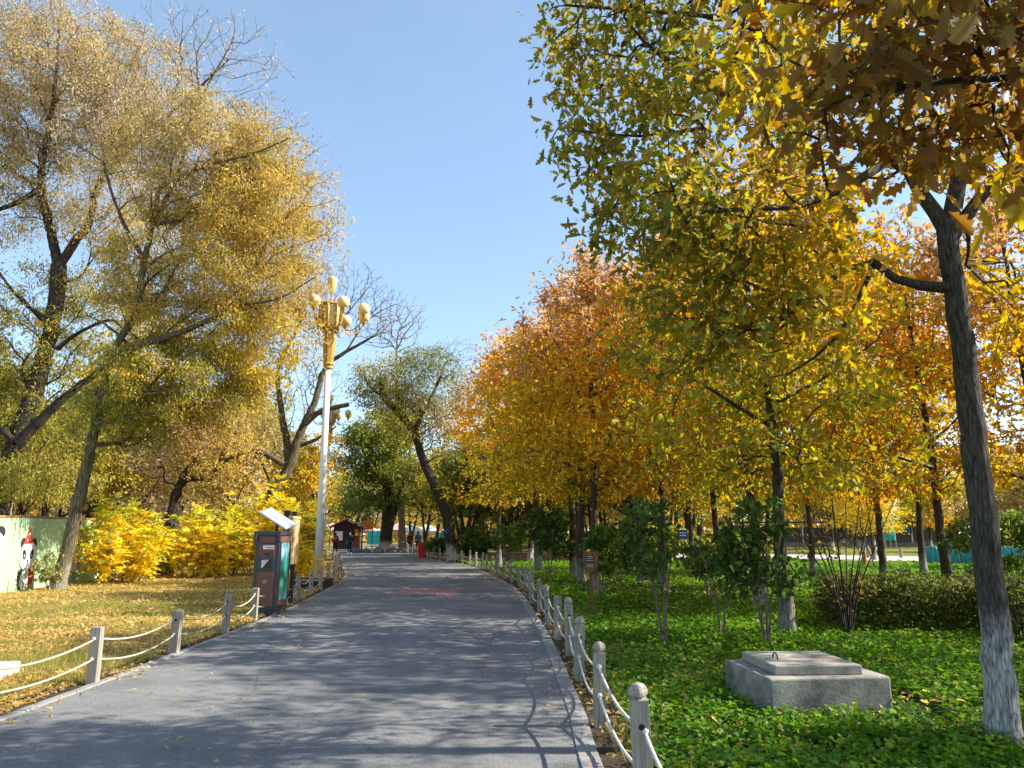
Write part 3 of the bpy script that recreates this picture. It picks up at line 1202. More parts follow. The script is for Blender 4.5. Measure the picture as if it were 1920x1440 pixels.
# ------------------------------------------------------------------ tall park lamps
def park_lamp(loc, label, group, rz=0.0):
    root = thing('street_lamp', loc, label, 'street lamp', group, rz)
    mb = MB()
    mb.lathe([(0.25, -0.1), (0.25, 0.10), (0.2, 0.14), (0.175, 0.72), (0.19, 0.76), (0.155, 0.83), (0.15, 0.9)], 8)
    mb.build('base', M['gold_base'], root, bevel=0.008)
    mb = MB()
    mb.lathe([(0.135, 0.88), (0.11, 4.0), (0.1, 7.05)], 24)
    mb.build('pole', M['white_paint'], root, smooth=True)
    mb = MB()
    mb.lathe([(0.13, 6.98), (0.16, 7.02), (0.15, 7.10), (0.2, 7.16), (0.165, 7.2), (0.235, 7.98), (0.245, 8.05), (0.20, 8.09), (0.20, 8.25), (0.24, 8.30)], 8)
    col = mb.build('fluted_column', M['gold'], root, bevel=0.01)
    mb = MB()
    for r, z0, z1 in [(0.30, 8.28, 8.33), (0.345, 8.36, 8.5), (0.42, 9.18, 9.28)]:
        mb.lathe([(r * 0.8, z0), (r, z0 + 0.02), (r, z1 - 0.02), (r * 0.85, z1)], 8)
    mb.lathe([(0.22, 8.26), (0.34, 8.48)], 8)
    for k in range(8):
        a = 2 * pi * k / 8
        a0 = Vector((0.315 * math.cos(a), 0.315 * math.sin(a), 8.46))
        a1 = Vector((0.375 * math.cos(a), 0.375 * math.sin(a), 9.2))
        mb.tube([a0, (a0 + a1) / 2 * 1.0 + Vector((0.03 * math.cos(a), 0.03 * math.sin(a), 0)), a1], [0.045, 0.055, 0.04], 6)
    lan = mb.build('lantern', M['gold'], root, bevel=0.006)
    mb = MB()
    mb.lathe([(0.29, 8.5), (0.335, 9.19)], 8)
    mb.build('pane', M['lamp_panel'], lan)
    mb = MB()
    mb.lathe([(0.05, 9.26), (0.035, 9.32), (0.032, 9.62), (0.07, 9.66), (0.08, 9.7)], 12)
    st = mb.build('finial_stem', M['gold'], root, smooth=True)
    mb = MB()
    mb.lathe([(0.07, 9.69), (0.11, 9.78), (0.16, 10.02), (0.18, 10.14), (0.17, 10.2), (0.05, 10.22)], 16)
    mb.build('tulip_shade', M['globe'], root, smooth=True)
    for k in range(8):
        a = math.radians(90 - 12 - 45 * k) + pi
        dx, dy = math.cos(a), math.sin(a)
        zc = 9.02
        R = 1.2
        arm = []
        for t in np.linspace(0, 1, 14):
            rr = 0.3 + (R - 0.3) * t
            zz = 8.62 - 0.42 * math.sin(t * pi * 0.95) * (1 - 0.15 * t) + 0.12 * t
            arm.append((rr * dx, rr * dy, zz))
        mb = MB()
        mb.tube(arm, 0.018, 6)
        # scroll below the arm
        sc_ = []
        for t in np.linspace(0, 2.2 * pi, 18):
            rr = 0.12 * (1 - t / 9)
            sc_.append(((0.62 + rr * math.cos(t)) * dx, (0.62 + rr * math.cos(t)) * dy, 8.36 + rr * math.sin(t)))
        mb.tube(sc_, 0.012, 5)
        mb.lathe([(0.02, 8.66), (0.035, 8.72), (0.085, 8.8), (0.1, 8.84)], 10, c=(R * dx, R * dy, 0))
        ar = mb.build('arm', M['gold'], root, smooth=True)
        mb = MB()
        mb.sphere((R * dx, R * dy, zc), 0.205, 20, 14)
        mb.build('globe', M['globe'], ar, smooth=True)
    return root


lamp = park_lamp((-6.17, 24.4, 0), 'nearest tall white lamp pole with golden lantern head and cream globes by the yellow bushes', 'park lamps with cream globes')
lp2 = copy_tree(lamp)
lp2.location = gx(606, 46.5)
lp2['label'] = 'far golden lamp head just right of the near white pole, partly behind a branch'

# ------------------------------------------------------------------ recycling bin with poster and solar panel
b = thing('recycling_bin', (-4.9, 15.25, 0), 'charcoal and brown recycling bin with a solar panel and teal poster on its side', 'bin', rz=math.radians(-3))
mb = MB()
mb.box((0, 0.33, 0.84), (0.50, 0.62, 1.46))
mb.box((0, 0.33, 0.06), (0.46, 0.58, 0.14))
mb.build('body', M['bin_frame'], b, bevel=0.012)
mb = MB()
mb.box((0, 0.33, 1.60), (0.56, 0.68, 0.09))
mb.box((-0.24, 0.0, 1.52), (0.07, 0.07, 0.16))
mb.box((0.24, 0.0, 1.52), (0.07, 0.07, 0.16))
mb.build('cap', M['bin_frame'], b, bevel=0.012)
mb = MB()
mb.box((0, 0.015, 1.475), (0.33, 0.03, 0.12))
mb.box((0, 0.012, 1.26), (0.33, 0.03, 0.27))
mb.box((0, 0.012, 0.52), (0.33, 0.03, 0.68))
up_ = mb.build('brown_panel', M['bin_panel'], b, bevel=0.005)
mb = MB()
mb.box((0.035, -0.0055, 1.325), (0.22, 0.004, 0.075))
lab = mb.build('label_plate', M['paper'], b)
mb = MB()
for i in range(7):
    mb.box((0.0 + i * 0.02, -0.0085, 1.32), (0.013, 0.002, 0.018))
for i in range(5):
    mb.box((-0.05 + i * 0.012, -0.0085, 1.34), (0.007, 0.002, 0.006))
mb.build('print', M['ink'], lab)
mb = MB()
mb.box((0.02, -0.005, 1.195), (0.11, 0.006, 0.04))
mb.build('slot', M['ink'], b)
mb = MB()
mb.box((0, 0.012, 0.995), (0.35, 0.03, 0.26))
rec = mb.build('recess', M['bin_blue'], b, bevel=0.005)
mb = MB()
mb.box((0.0, -0.0055, 1.0), (0.22, 0.006, 0.175))
scr = mb.build('screen', M['screen'], b, bevel=0.004)
mb = MB()
mb.prism([(-0.095, -0.08), (-0.09, 0.075), (0.06, 0.085), (-0.06, -0.07)], (1, 0, 0), (0, 0, 1), (0, -1, 0), (0, -0.0088, 1.0), 0.002)
mb.build('pale_patch', M['screen_pale'], scr)  # pale slanted patch laid over the dark screen
# three chasing arrows, as a ring of bars with heads
mb = MB()
for k in range(3):
    a = pi / 2 + k * 2 * pi / 3
    p0 = Vector((math.cos(a), math.sin(a))) * 0.047
    p1 = Vector((math.cos(a + 2 * pi / 3), math.sin(a + 2 * pi / 3))) * 0.047
    d = (p1 - p0).normalized()
    nn = Vector((-d.y, d.x))
    s, e = p0.lerp(p1, 0.16), p0.lerp(p1, 0.66)
    tipp = p0.lerp(p1, 0.9)
    o_ = [s - nn * 0.007, e - nn * 0.007, e - nn * 0.016, tipp, e + nn * 0.016, e + nn * 0.007, s + nn * 0.007]
    mb.prism([(q.x, q.y) for q in o_], (1, 0, 0), (0, 0, 1), (0, -1, 0), (0.0, -0.0035, 0.66), 0.002)
mb.build('recycling_symbol', M['silver_mark'], b)
mb = MB()
prof = [(0.25 + 0.05 * math.sin(pi * t), 0.05 + 0.56 * t) for t in np.linspace(0, 1, 9)]
V = [(x, y, 0.30) for x, y in prof] + [(x, y, 1.42) for x, y in prof]
nP = len(prof)
mb.poly(V, [(i, i + 1, nP + i + 1, nP + i) for i in range(nP - 1)], 0)
V2 = [(x + 0.006, y, z) for x, y, z in V]
po = mb.build('poster', M['ad_print'], b, smooth=True)
mb = MB()
for z0, z1 in ((0.2, 0.295), (1.425, 1.54)):
    Vt = [(x + 0.012, y, z0) for x, y in prof] + [(x + 0.012, y, z1) for x, y in prof] + [(0.25, 0.61, z0), (0.25, 0.05, z0), (0.25, 0.61, z1), (0.25, 0.05, z1)]
    mb.poly(Vt, [(i, i + 1, nP + i + 1, nP + i) for i in range(nP - 1)] + [tuple(range(nP, 2 * nP)), tuple(reversed(range(nP)))], 0)
mb.box((0.262, 0.06, 0.86), (0.03, 0.025, 1.13))
mb.box((0.262, 0.60, 0.86), (0.03, 0.025, 1.13))
mb.build('poster_frame', M['bin_panel'], b)
mb = MB()
mb.tube([(0.02, 0.42, 1.62), (0.02, 0.42, 1.86)], 0.035, 10)
sp = mb.build('solar_mast', M['bin_frame'], b, smooth=True)
mb = MB()
mxs = Matrix.Translation((0.04, 0.42, 1.9)) @ Matrix.Rotation(math.radians(31), 4, 'Y') @ Matrix.Rotation(math.radians(14), 4, 'X')
mb.box((0, 0, 0), (0.68, 0.5, 0.025), mx=mxs)
pn = mb.build('solar_panel', M['metal_grey'], b)
mb = MB()
for i in range(4):
    for j in range(3):
        mb.box((-0.245 + i * 0.163, -0.155 + j * 0.155, 0.0145), (0.155, 0.147, 0.003), mx=mxs)
mb.build('cell', M['solar'], pn)

# notice board standing behind the bin
nb = thing('notice_board', (-5.02, 16.9, 0), 'edge-on wooden notice board on a dark post right behind the recycling bin', 'sign', rz=math.radians(6))
mb = MB()
mb.box((0, 0, 1.0), (0.13, 0.13, 2.2))
mb.build('post', M['dark_wood'], nb, bevel=0.008)
mb = MB()
mb.box((0.10, 0.42, 1.42), (0.07, 0.95, 1.0))
mb.box((0.10, 0.42, 1.95), (0.10, 1.05, 0.06))
mb.build('board', M['pale_wood'], nb, bevel=0.006)
mb = MB()
mb.box((0.055, 0.42, 1.42), (0.015, 0.99, 1.04))
mb.build('backing', M['dark_wood'], nb)
mb = MB()
mb.box((0, 0.86, 1.0), (0.13, 0.13, 2.2))
mb.build('post', M['dark_wood'], nb, bevel=0.008)

# wooden planter edging and orange stake behind the left fence
e0 = thing('timber_edging', (-6.5, 22.3, 0), 'low brown timber edging on the leafy ground between notice board and lamp', 'edging')
mb = MB()
mb.box((0, 0, 0.12), (2.0, 0.14, 0.26))
mb.box((0.95, 0.7, 0.12), (0.12, 1.3, 0.24))
mb.box((0.0, 1.32, 0.12), (2.0, 0.12, 0.25))
mb.build('beam', M['dark_wood'], e0, bevel=0.01)
mb = MB()
mb.box((0, 0, 0.265), (2.04, 0.18, 0.03))
mb.build('capping', M['pale_wood'], e0, bevel=0.004)
mb = MB()
mb.tube([(0, 0, -0.05), (0.01, 0, 0.5), (0.0, 0.01, 1.02)], [0.022, 0.02, 0.015], 7)
st_ = mb.build('wooden_stake', M['orange_wood'], None, loc=(-6.15, 21.0, 0))
tag(st_, 'thin orange wooden stake upright in leaves left of the lamp base', 'stake')
mb = MB()
mb.tube([(0, 0, -0.05), (0.01, 0, 0.4), (0.0, 0.01, 0.86)], [0.022, 0.02, 0.018], 7)
st_ = mb.build('wooden_stake', M['pale_wood'], None, loc=(-4.72, 16.15, 0))
tag(st_, 'pale thin wooden stake leaning by the kerb right of the recycling bin', 'stake')
st_.rotation_euler = (0, 0.03, 0)

# ------------------------------------------------------------------ mural wall
W0, W1, W2 = Vector((-14.9, 12.2, 0)), Vector((-13.55, 20.7, 0)), Vector((-14.1, 26.2, 0))
wall = thing('mural_wall', W0, 'pale green rough wall painted with cartoon pandas behind the leaning willow', 'wall')


def wall_seg(A, B, h, th):
    d = (B - A)
    L = d.length
    d.normalize()
    nrm = Vector((d.y, -d.x, 0))
    mb = MB()
    n = max(4, int(L / 0.5))
    pts = []
    A = A - W0
    rows = 7
    for j in range(rows + 1):
        for i in range(n + 1):
            p = A + d * (L * i / n) + Vector((0, 0, -0.1 + (h + 0.1) * j / rows)) + nrm * (0.014 * math.sin(i * 2.1 + j * 1.3))
            pts.append(p)
    fs = []
    for j in range(rows):
        for i in range(n):
            a = j * (n + 1) + i
            fs.append((a, a + 1, a + n + 2, a + n + 1))
    mb.poly(pts, fs)
    back = [A - nrm * th + Vector((0, 0, -0.1)), A + d * L - nrm * th + Vector((0, 0, -0.1)), A + d * L - nrm * th + Vector((0, 0, h)), A - nrm * th + Vector((0, 0, h))]
    fr = [A + Vector((0, 0, -0.1)), A + d * L + Vector((0, 0, -0.1)), A + d * L + Vector((0, 0, h)), A + Vector((0, 0, h))]
    mb.poly(back + fr, [(1, 0, 3, 2), (3, 7, 6, 2), (0, 4, 7, 3), (1, 2, 6, 5)])
    mb.build('wall_face', M['mural_green'], wall)
    mb = MB()
    mb.tube([A - nrm * th / 2 + Vector((0, 0, h + 0.02)), A + d * L - nrm * th / 2 + Vector((0, 0, h + 0.02))], 0.055, 4)
    mb.build('coping', M['wall_cap'], wall)
    return d, nrm


d1, n1 = wall_seg(W0, W1, 2.0, 0.2)
d2, n2 = wall_seg(W1, W2, 2.02, 0.2)


def ell(cx, cz, rx, rz, n=24, rot=0):
    out = []
    for t in np.linspace(0, 2 * pi, n, endpoint=False):
        a, b_ = rx * math.cos(t), rz * math.sin(t)
        out.append((cx + a * math.cos(rot) - b_ * math.sin(rot), cz + a * math.sin(rot) + b_ * math.cos(rot)))
    return out


def panda(O, d, nrm, s, hat, bow):
    """painted bear: one flat coat of paint per patch"""
    mats = [M['mural_white'], M['mural_black'], M['mural_red'], M['mural_orange']]
    mb = MB()

    def pt(outl, mat, lv):
        mb.prism([(a * s, b_ * s) for a, b_ in outl], d, (0, 0, 1), nrm, O + nrm * (0.012 + 0.003 * lv), 0.004, mat)
    pt(ell(-0.3, 1.52, 0.15, 0.16), 1, 0)
    pt(ell(0.36, 1.5, 0.15, 0.16), 1, 0)
    pt(ell(0, 0.42, 0.40, 0.40), 1, 0)
    pt(ell(0.05, 1.12, 0.50, 0.46), 0, 1)
    pt(ell(0.02, 0.36, 0.3, 0.33), 0, 2)
    pt(ell(-0.18, 1.16, 0.11, 0.16, rot=0.3), 1, 2)
    pt(ell(0.26, 1.16, 0.11, 0.16, rot=-0.3), 1, 2)
    pt(ell(-0.17, 1.12, 0.03, 0.04), 0, 3)
    pt(ell(0.25, 1.12, 0.03, 0.04), 0, 3)
    pt(ell(0.05, 0.95, 0.06, 0.045), 1, 2)
    if hat:
        pt([(-0.28, 1.48), (0.25, 1.5), (0.02, 2.02)], 2, 2)
        for a_, b_ in ((-0.08, 1.6), (0.08, 1.62), (0.0, 1.8)):
            pt(ell(a_, b_, 0.035, 0.035, 10), 0, 3)
    if bow == 'orange':
        pt([(0.05, 0.66), (0.4, 0.8), (0.42, 0.5)], 3, 3)
        pt([(0.05, 0.66), (-0.3, 0.8), (-0.32, 0.5)], 3, 3)
        pt(ell(0.05, 0.66, 0.06, 0.06, 10), 2, 4)
    elif bow == 'red':
        pt(ell(0.35, 0.45, 0.16, 0.25), 2, 3)
    mb.build('painted_panda', mats, wall)


panda(W0 - W0 + d1 * 7.75 + Vector((0, 0, 0.05)), d1, n1, 1.05, False, 'orange')
panda(W1 - W0 + d2 * 0.75 + Vector((0, 0, 0.0)), d2, n2, 0.88, True, 'red')
panda(W1 - W0 + d2 * 3.6 + Vector((0, 0, 0.35)), d2, n2, 0.85, False, 'none')

# ------------------------------------------------------------------ concrete covers
cb = thing('manhole_block', (2.74, 7.42, 0), 'low grey concrete block with a loose lid slab in the green bed', 'concrete block', rz=math.radians(6))
mb = MB()
mb.box((0, 0, 0.09), (1.12, 1.02, 0.54))
mb.build('plinth', M['concrete'], cb, bevel=0.02, seg=3)
mb = MB()
mb.box((-0.02, 0.02, 0.402), (0.8, 0.84, 0.082), rz=math.radians(-3))
sl = mb.build('lid_slab', M['concrete_slab'], cb, bevel=0.012)
mb = MB()
mb.tube([(-0.27, -0.02 + 0.05 * math.cos(t), 0.44 + 0.06 * math.sin(t)) for t in np.linspace(0, pi, 10)], 0.007, 6)
mb.build('lifting_hook', M['ink'], sl, smooth=True)
wb = thing('stone_slab', (-6.25, 8.6, 0), 'pale stone drain slab cut off by the left edge of the photo in the grass', 'stone block', rz=math.radians(9))
mb = MB()
mb.box((-0.1, 0.0, 0.03), (1.5, 0.75, 0.26))
mb.build('slab', M['stone_white'], wb, bevel=0.02)
mb = MB()
mb.box((-0.3, 0.05, 0.175), (0.9, 0.5, 0.035))
mb.build('lid', M['concrete_slab'], wb, bevel=0.008)

# brown wooden marker sign by the right fence
ws = thing('marker_sign', (1.56, 15.2, 0), 'small brown wooden box-headed sign on a post behind the right rope fence', 'sign', rz=math.radians(-20))
mb = MB()
mb.box((0, 0, 0.42), (0.055, 0.055, 1.0))
mb.build('post', M['brown_wood'], ws, bevel=0.004)
mb = MB()
mb.prism([(-0.13, 0.93), (-0.07, 0.86), (0.07, 0.86), (0.13, 0.93), (0.13, 1.2), (0.09, 1.24), (-0.09, 1.24), (-0.13, 1.2)], (1, 0, 0), (0, 0, 1), (0, 1, 0), (0, -0.06, 0), 0.1)
hd = mb.build('sign_head', M['brown_wood'], ws, bevel=0.005)
mb = MB()
for x in (-0.05, 0.05):
    mb.box((x, -0.062, 1.1), (0.075, 0.006, 0.16))
mb.build('dark_panel', M['ink'], hd)
mb = MB()
for i, z in enumerate((1.15, 1.11, 1.07, 0.99, 0.96)):
    mb.box((0.0, -0.067, z), (0.15 - 0.02 * (i % 2), 0.003, 0.012))
mb.build('lettering', M['silver_mark'], hd)
mb = MB()
mb.box((0.02, 0.02, -0.005), (0.6, 0.14, 0.06))
fb = mb.build('foot_board', M['pale_wood'], ws, bevel=0.004)


# ================================================================== TREES
def tree_thing(loc, label, name='tree', cat='tree', group=None):
    return thing(name, loc, label, cat, group)


# ---- near oak at the right edge
rg = np.random.default_rng(11)
b0 = gp(1885, 1405)
Yo = b0.y
oak = tree_thing(b0, 'tall near oak with dark trunk, greyish whitewashed foot and olive leaves reaching over the path', 'oak_tree')
tr = px_limb([(1860, 1100), (1822, 800), (1793, 560), (1775, 430)], Yo, 0.116, 0.082, b0)
fork = at(1778, 440, Yo)
L = [tr,
     px_limb([(1778, 440), (1722, 355), (1665, 255), (1600, 170), (1540, 90)], Yo, 0.068, 0.026),
     px_limb([(1778, 440), (1798, 330), (1822, 220), (1835, 60), (1820, -120)], Yo, 0.078, 0.035),
     px_limb([(1782, 450), (1850, 355), (1930, 305), (2040, 250, Yo - .4)], Yo, 0.062, 0.03),
     px_limb([(1700, 320), (1600, 255), (1460, 185), (1390, 190), (1300, 150), (1210, 80)], Yo - 0.3, 0.05, 0.018),
     px_limb([(1665, 300), (1590, 350, Yo - .4), (1500, 385, Yo - .8), (1400, 392, Yo - 1.0), (1300, 400, Yo - 1.0)], Yo, 0.045, 0.015),
     px_limb([(1782, 540), (1690, 530), (1640, 490), (1560, 520), (1500, 580), (1420, 620)], Yo, 0.05, 0.015),
     px_limb([(1640, 495), (1590, 600), (1540, 660), (1480, 700)], Yo + 0.2, 0.025, 0.01),
     px_limb([(1835, 90), (1700, 0), (1500, -120), (1300, -160)], Yo - 0.4, 0.045, 0.02),
     px_limb([(1500, 110), (1380, 40), (1200, 20), (1060, 10)], Yo - 0.2, 0.03, 0.012),
     px_limb([(1320, 240), (1200, 255), (1080, 245)], Yo - .5, 0.018, 0.008)]
E = [EP(1250, 60, Yo, 250, 120, 1.2, 125, 16, NEAROAK, -0.05),
     EP(1300, 270, Yo - .4, 190, 120, 1.2, 105, 16, NEAROAK, -0.05),
     EP(1130, 255, Yo - .5, 110, 55, .7, 30, 13, NEAROAK, -0.4),
     EP(1240, 400, Yo - .8, 150, 80, 1.0, 60, 15, NEAROAK, -0.15),
     EP(1420, 470, Yo - .3, 210, 130, 1.2, 80, 14, NEARGOLD, 0.05),
     EP(1320, 600, Yo - .2, 180, 120, 1.1, 80, 15, NEAROAK, 0.05),
     EP(1500, 640, Yo, 170, 100, 1.1, 42, 13, NEARGOLD, 0.1),
     EP(1560, 330, Yo, 190, 110, 1.2, 36, 12, NEARGOLD, 0.1),
     EP(1500, 130, Yo, 190, 150, 1.4, 80, 15, NEARGOLD, 0.0),
     EP(1850, 230, Yo + .8, 200, 160, 1.5, 50, 13, BROWNOAK, 0.1),
     EP(1900, 560, Yo + .9, 130, 150, 1.4, 40, 13, NEARGOLD, 0.1),
     EP(1500, -150, Yo - .5, 450, 150, 2.0, 120, 15, NEAROAK, -0.2),
     EP(2150, 100, Yo, 250, 350, 2.0, 120, 15, NEARGOLD, -0.1)]
for e_ in E:
    e_.n = int(e_.n * 1.15)
    e_.lpt *= 1.25
build_tree(oak, b0, L, E, rg, 'oak', 0.086, 0.3, 0.12, 0.35, 0.55, M['bark_near'], M['leaf'], 2.4, 0.22, 0.005, 0.85, 20, 0.03, flare=1.27, lift=0.15)

# ---- second oak just out of the frame, its low brown boughs hang in at the top right
rg = np.random.default_rng(12)
b1 = Vector((4.7, 2.2, 0))
oak2 = tree_thing(b1, 'oak whose brown-gold large-leaved boughs hang close overhead at the top right corner', 'oak_tree')
L = [([b1, b1 + Vector((0.05, 0.0, 2.4)), b1 + Vector((0.0, 0.1, 4.6)), b1 + Vector((-0.1, 0.1, 6.5))], 0.16, 0.06),
     ([b1 + Vector((0, 0, 3.4)), at(2150, 120, 2.6), at(1900, 140, 2.6), at(1700, 160, 2.6), at(1560, 190, 2.6)], 0.05, 0.012),
     ([b1 + Vector((0, 0, 4.0)), at(2000, -150, 2.4), at(1760, -60, 2.5), at(1600, -30, 2.6)], 0.045, 0.012),
     ([b1 + Vector((0, 0, 3.8)), b1 + Vector((1.2, -1.2, 4.8)), b1 + Vector((2.4, -2.2, 5.4))], 0.06, 0.02)]
E = [EP(1660, 140, 2.65, 190, 130, .5, 50, 9, BROWNOAK, -0.15, 0.1),
     EP(1850, 130, 2.7, 170, 170, .6, 56, 9, BROWNOAK, -0.15, 0.1),
     EP(1500, 60, 2.9, 130, 90, .5, 22, 7, NEARGOLD, -0.2, 0.09),
     EP(1880, 370, 2.9, 60, 70, .4, 9, 6, NEARGOLD, -0.2, 0.08),
     EP(1760, -120, 2.6, 300, 130, .6, 50, 9, BROWNOAK, -0.15, 0.1),
     Ell(b1 + Vector((0.2, -0.4, 5.6)), (2.6, 2.4, 1.7), 260, 12, NEARGOLD, -0.1, 0.14)]
build_tree(oak2, b1, L, E, rg, 'oak', 0.102, 0.32, 0.1, 0.7, 0.35, M['bark_near'], M['leaf'], 2.2, 0.2, 0.003, 0.8, 12)

# ---- row of planted oaks (four growth forms, each used again with its own turn and size)
def row_oak(seed, H, pals, lean=0.0, low=2.7, wide=2.7, dens=1.0, wood=None, leafsize=0.15, lpt=11):
    r = np.random.default_rng(seed)
    root = tree_thing((0, 0, 0), 'x', 'oak_tree')
    top = Vector((lean * 1.4, 0.1, H * 0.9))
    L = [([(0, 0, -0.05), (lean * 0.25, 0.02, H * 0.18), (lean * 0.6, -0.04, H * 0.36), (lean, 0.05, H * 0.6), tuple(top)], 0.125, 0.03)]
    for k in range(9):
        z = low + (H * 0.72 - low) * k / 8
        a = k * 2.4 + r.random()
        R = wide * (0.92 - 0.06 * k)
        s = Vector((lean * z / H, 0, z))
        L.append(([tuple(s), tuple(s + Vector((math.cos(a) * R * .35, math.sin(a) * R * .35, .35))), tuple(s + Vector((math.cos(a) * R * .8, math.sin(a) * R * .8, .75 + .12 * k)))], 0.045 - 0.002 * k, 0.012))
    E = []
    for k, (zf, rf, n) in enumerate([(0.36, 1.0, 170), (0.5, 1.08, 200), (0.64, 1.0, 180), (0.77, 0.84, 130), (0.87, 0.58, 70)]):
        E.append(Ell((lean * zf, 0, H * zf + .1), (wide * rf, wide * rf, H * 0.115), int(n * dens), lpt, pals[k], -0.08))
    for k in range(26):
        a = r.random() * 6.28
        q = math.sqrt(r.random())
        rr = wide * 0.85 * q
        zz = H * (0.62 + 0.36 * (1 - q)) + r.random() * 0.5
        E.append(Ell((lean + math.cos(a) * rr, math.sin(a) * rr, zz), (0.14, 0.14, 0.55), 5, 11, pals[4], -9, 0.09))
    build_tree(root, (0, 0, 0), L, E, r, 'oak_lite', leafsize, 0.25, 0.17, 0.3, 0.6, wood or M['bark_oak'], M['leaf'], 2.0, 0.3, 0.005, 1.3, 10, 0.07, lift=0.35)
    return root


oa = row_oak(21, 10.0, [GOLD, GOLD, ORANGE, ORPINK, ORPINK])
ob = row_oak(22, 9.4, [YGREEN, GOLD, GOLD, ORANGE, ORPINK], lean=-0.2)
oc = row_oak(23, 9.8, [RUST, ORANGE, RUST, ORANGE, ORPINK], lean=0.15)
od = row_oak(24, 8.0, [YGREEN, YGREEN, GOLD, GOLD, ORANGE], lean=-0.15, low=2.9)
_used = set()


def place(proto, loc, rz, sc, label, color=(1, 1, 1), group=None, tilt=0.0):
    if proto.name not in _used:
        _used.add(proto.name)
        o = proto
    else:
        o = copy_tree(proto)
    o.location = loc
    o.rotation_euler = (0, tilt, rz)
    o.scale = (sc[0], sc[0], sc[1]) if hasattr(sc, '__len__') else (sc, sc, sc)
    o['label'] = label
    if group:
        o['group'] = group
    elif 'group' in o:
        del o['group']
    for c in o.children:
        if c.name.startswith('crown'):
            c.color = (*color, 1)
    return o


R = math.radians
place(od, gx(1480, 12.2), R(40), (1.0, 1.02), 'yellow-green oak with straight ridged trunk and pale foot just behind the concrete block', group='row of planted oaks')
place(oc, gx(1425, 17.0), R(200), (1.0, 1.0), 'rusty-leaved oak with a dark forked stem behind the green shrub right of centre', group='row of planted oaks')
place(oa, gx(1117, 20.4), R(15), (1.1, 0.97), 'orange oak with a grey whitewashed foot directly behind the brown marker sign', group='row of planted oaks')
place(ob, gx(1090, 25.0), R(120), (1.2, 1.1), 'slim golden oak, right of two close grey trunks left of the brown marker sign', group='row of planted oaks')
place(oa, gx(1074, 27.5), R(250), (1.2, 1.05), 'slim orange oak, left of two close grey trunks left of the brown marker sign', (1.05, 1.08, 0.95), group='row of planted oaks')
place(oc, gx(1246, 20.0), R(70), (0.98, 1.0), 'rust-gold oak whose trunk rises out of the small round-leaved shrub', (1.1, 1.2, 1.1), group='row of planted oaks')
place(ob, gx(1350, 25.0), R(300), (1.0, 1.02), 'golden oak with slender dark stem between the two green shrubs', group='row of planted oaks')
place(oa, gx(935, 38.0), R(160), (1.2, 1.1), 'thin golden oak standing right at the bend of the right rope fence', (1.05, 1.1, 1.0), group='row of planted oaks')
place(ob, gx(1010, 33.0), R(30), (1.3, 1.22), 'golden oak with warm leaves beyond the bend and right of the thin fence-side oak', (1.1, 1.02, 0.9), group='row of planted oaks')
place(ob, gx(1205, 24.0), R(10), (1.1, 1.12), 'golden oak behind the whitewashed oak, its upper crown showing left of the near olive boughs', (1.0, 0.95, 0.95), group='row of planted oaks')
place(oa, gx(1985, 16.0), R(75), (1.0, 0.98), 'golden oak whose crown fills the right edge behind the near oak trunk', (1.0, 1.0, .95), group='row of planted oaks')
place(oc, gx(1785, 17.5), R(0), (1.0, 0.96), 'dark leaning oak trunk behind the hedge, left of the near oak', group='row of planted oaks', tilt=R(-3.5))
place(ob, gx(1733, 30.0), R(95), (1.15, 1.1), 'oak with thick yellowish whitewashed trunk beside the turquoise covered row', (0.95, 0.95, 0.9), group='row of planted oaks')
place(oc, gx(1300, 33.0), R(130), (1.0, 1.0), 'amber oak deep in the row behind the two green shrubs', (1.15, 1.25, 1.1), group='row of planted oaks')
place(oa, gx(1660, 22.0), R(310), (0.95, 1.0), 'orange oak rising behind the clipped hedge, right of the twiggy bush', group='row of planted oaks')
place(oa, gx(1525, 29.0), R(210), (1.0, 1.0), 'bright orange oak behind the twiggy bush near the pale cross path', (1.1, 1.15, 1), group='row of planted oaks')
place(od, gx(1640, 47.0), R(10), (0.9, 0.72), 'small yellow-green maple-like tree with white trunk across the pale path', (1.5, 1.35, 1.0), group='row of planted oaks')
# neighbours out of frame on the right that shade the path
for (x, y, p, rz) in [(9.8, 9.6, oc, 140), (13.0, 4.5, ob, 310)]:
    place(p, (x, y, 0), R(rz), 1.0, 'oak of the same planting standing outside the picture on the right', group='oaks beyond the right picture edge')

# ---- big willows on the left
rg = np.random.default_rng(31)
bt = gp(107, 1108)
Yt = bt.y
w2 = tree_thing(bt, 'leaning willow with ridged trunk in front of the green wall and a tan-gold crown', 'willow_tree')
L = [px_limb([(130, 1020), (150, 930), (175, 820), (198, 720), (224, 640), (252, 590), (263, 540), (272, 490), (286, 420), (302, 340)], Yt, 0.205, 0.06, bt),
     px_limb([(215, 665), (245, 650), (300, 636), (370, 610), (430, 575), (470, 520), (500, 450)], Yt - .2, 0.12, 0.035),
     px_limb([(286, 420), (330, 335), (355, 250), (385, 170), (430, 90)], Yt + .3, 0.08, 0.02),
     px_limb([(272, 490), (232, 420), (200, 330), (190, 250)], Yt + .5, 0.08, 0.025),
     px_limb([(302, 350), (390, 310), (470, 290), (540, 260)], Yt - .6, 0.06, 0.02),
     px_limb([(430, 575), (520, 560), (590, 520)], Yt - .5, 0.05, 0.018),
     px_limb([(198, 720), (260, 740), (330, 735), (400, 760)], Yt - .8, 0.07, 0.02),
     px_limb([(245, 650, Yt), (200, 610, Yt + .8), (160, 590, Yt + 1.2)], Yt, 0.06, 0.02)]
Yk = Yt + 1.0
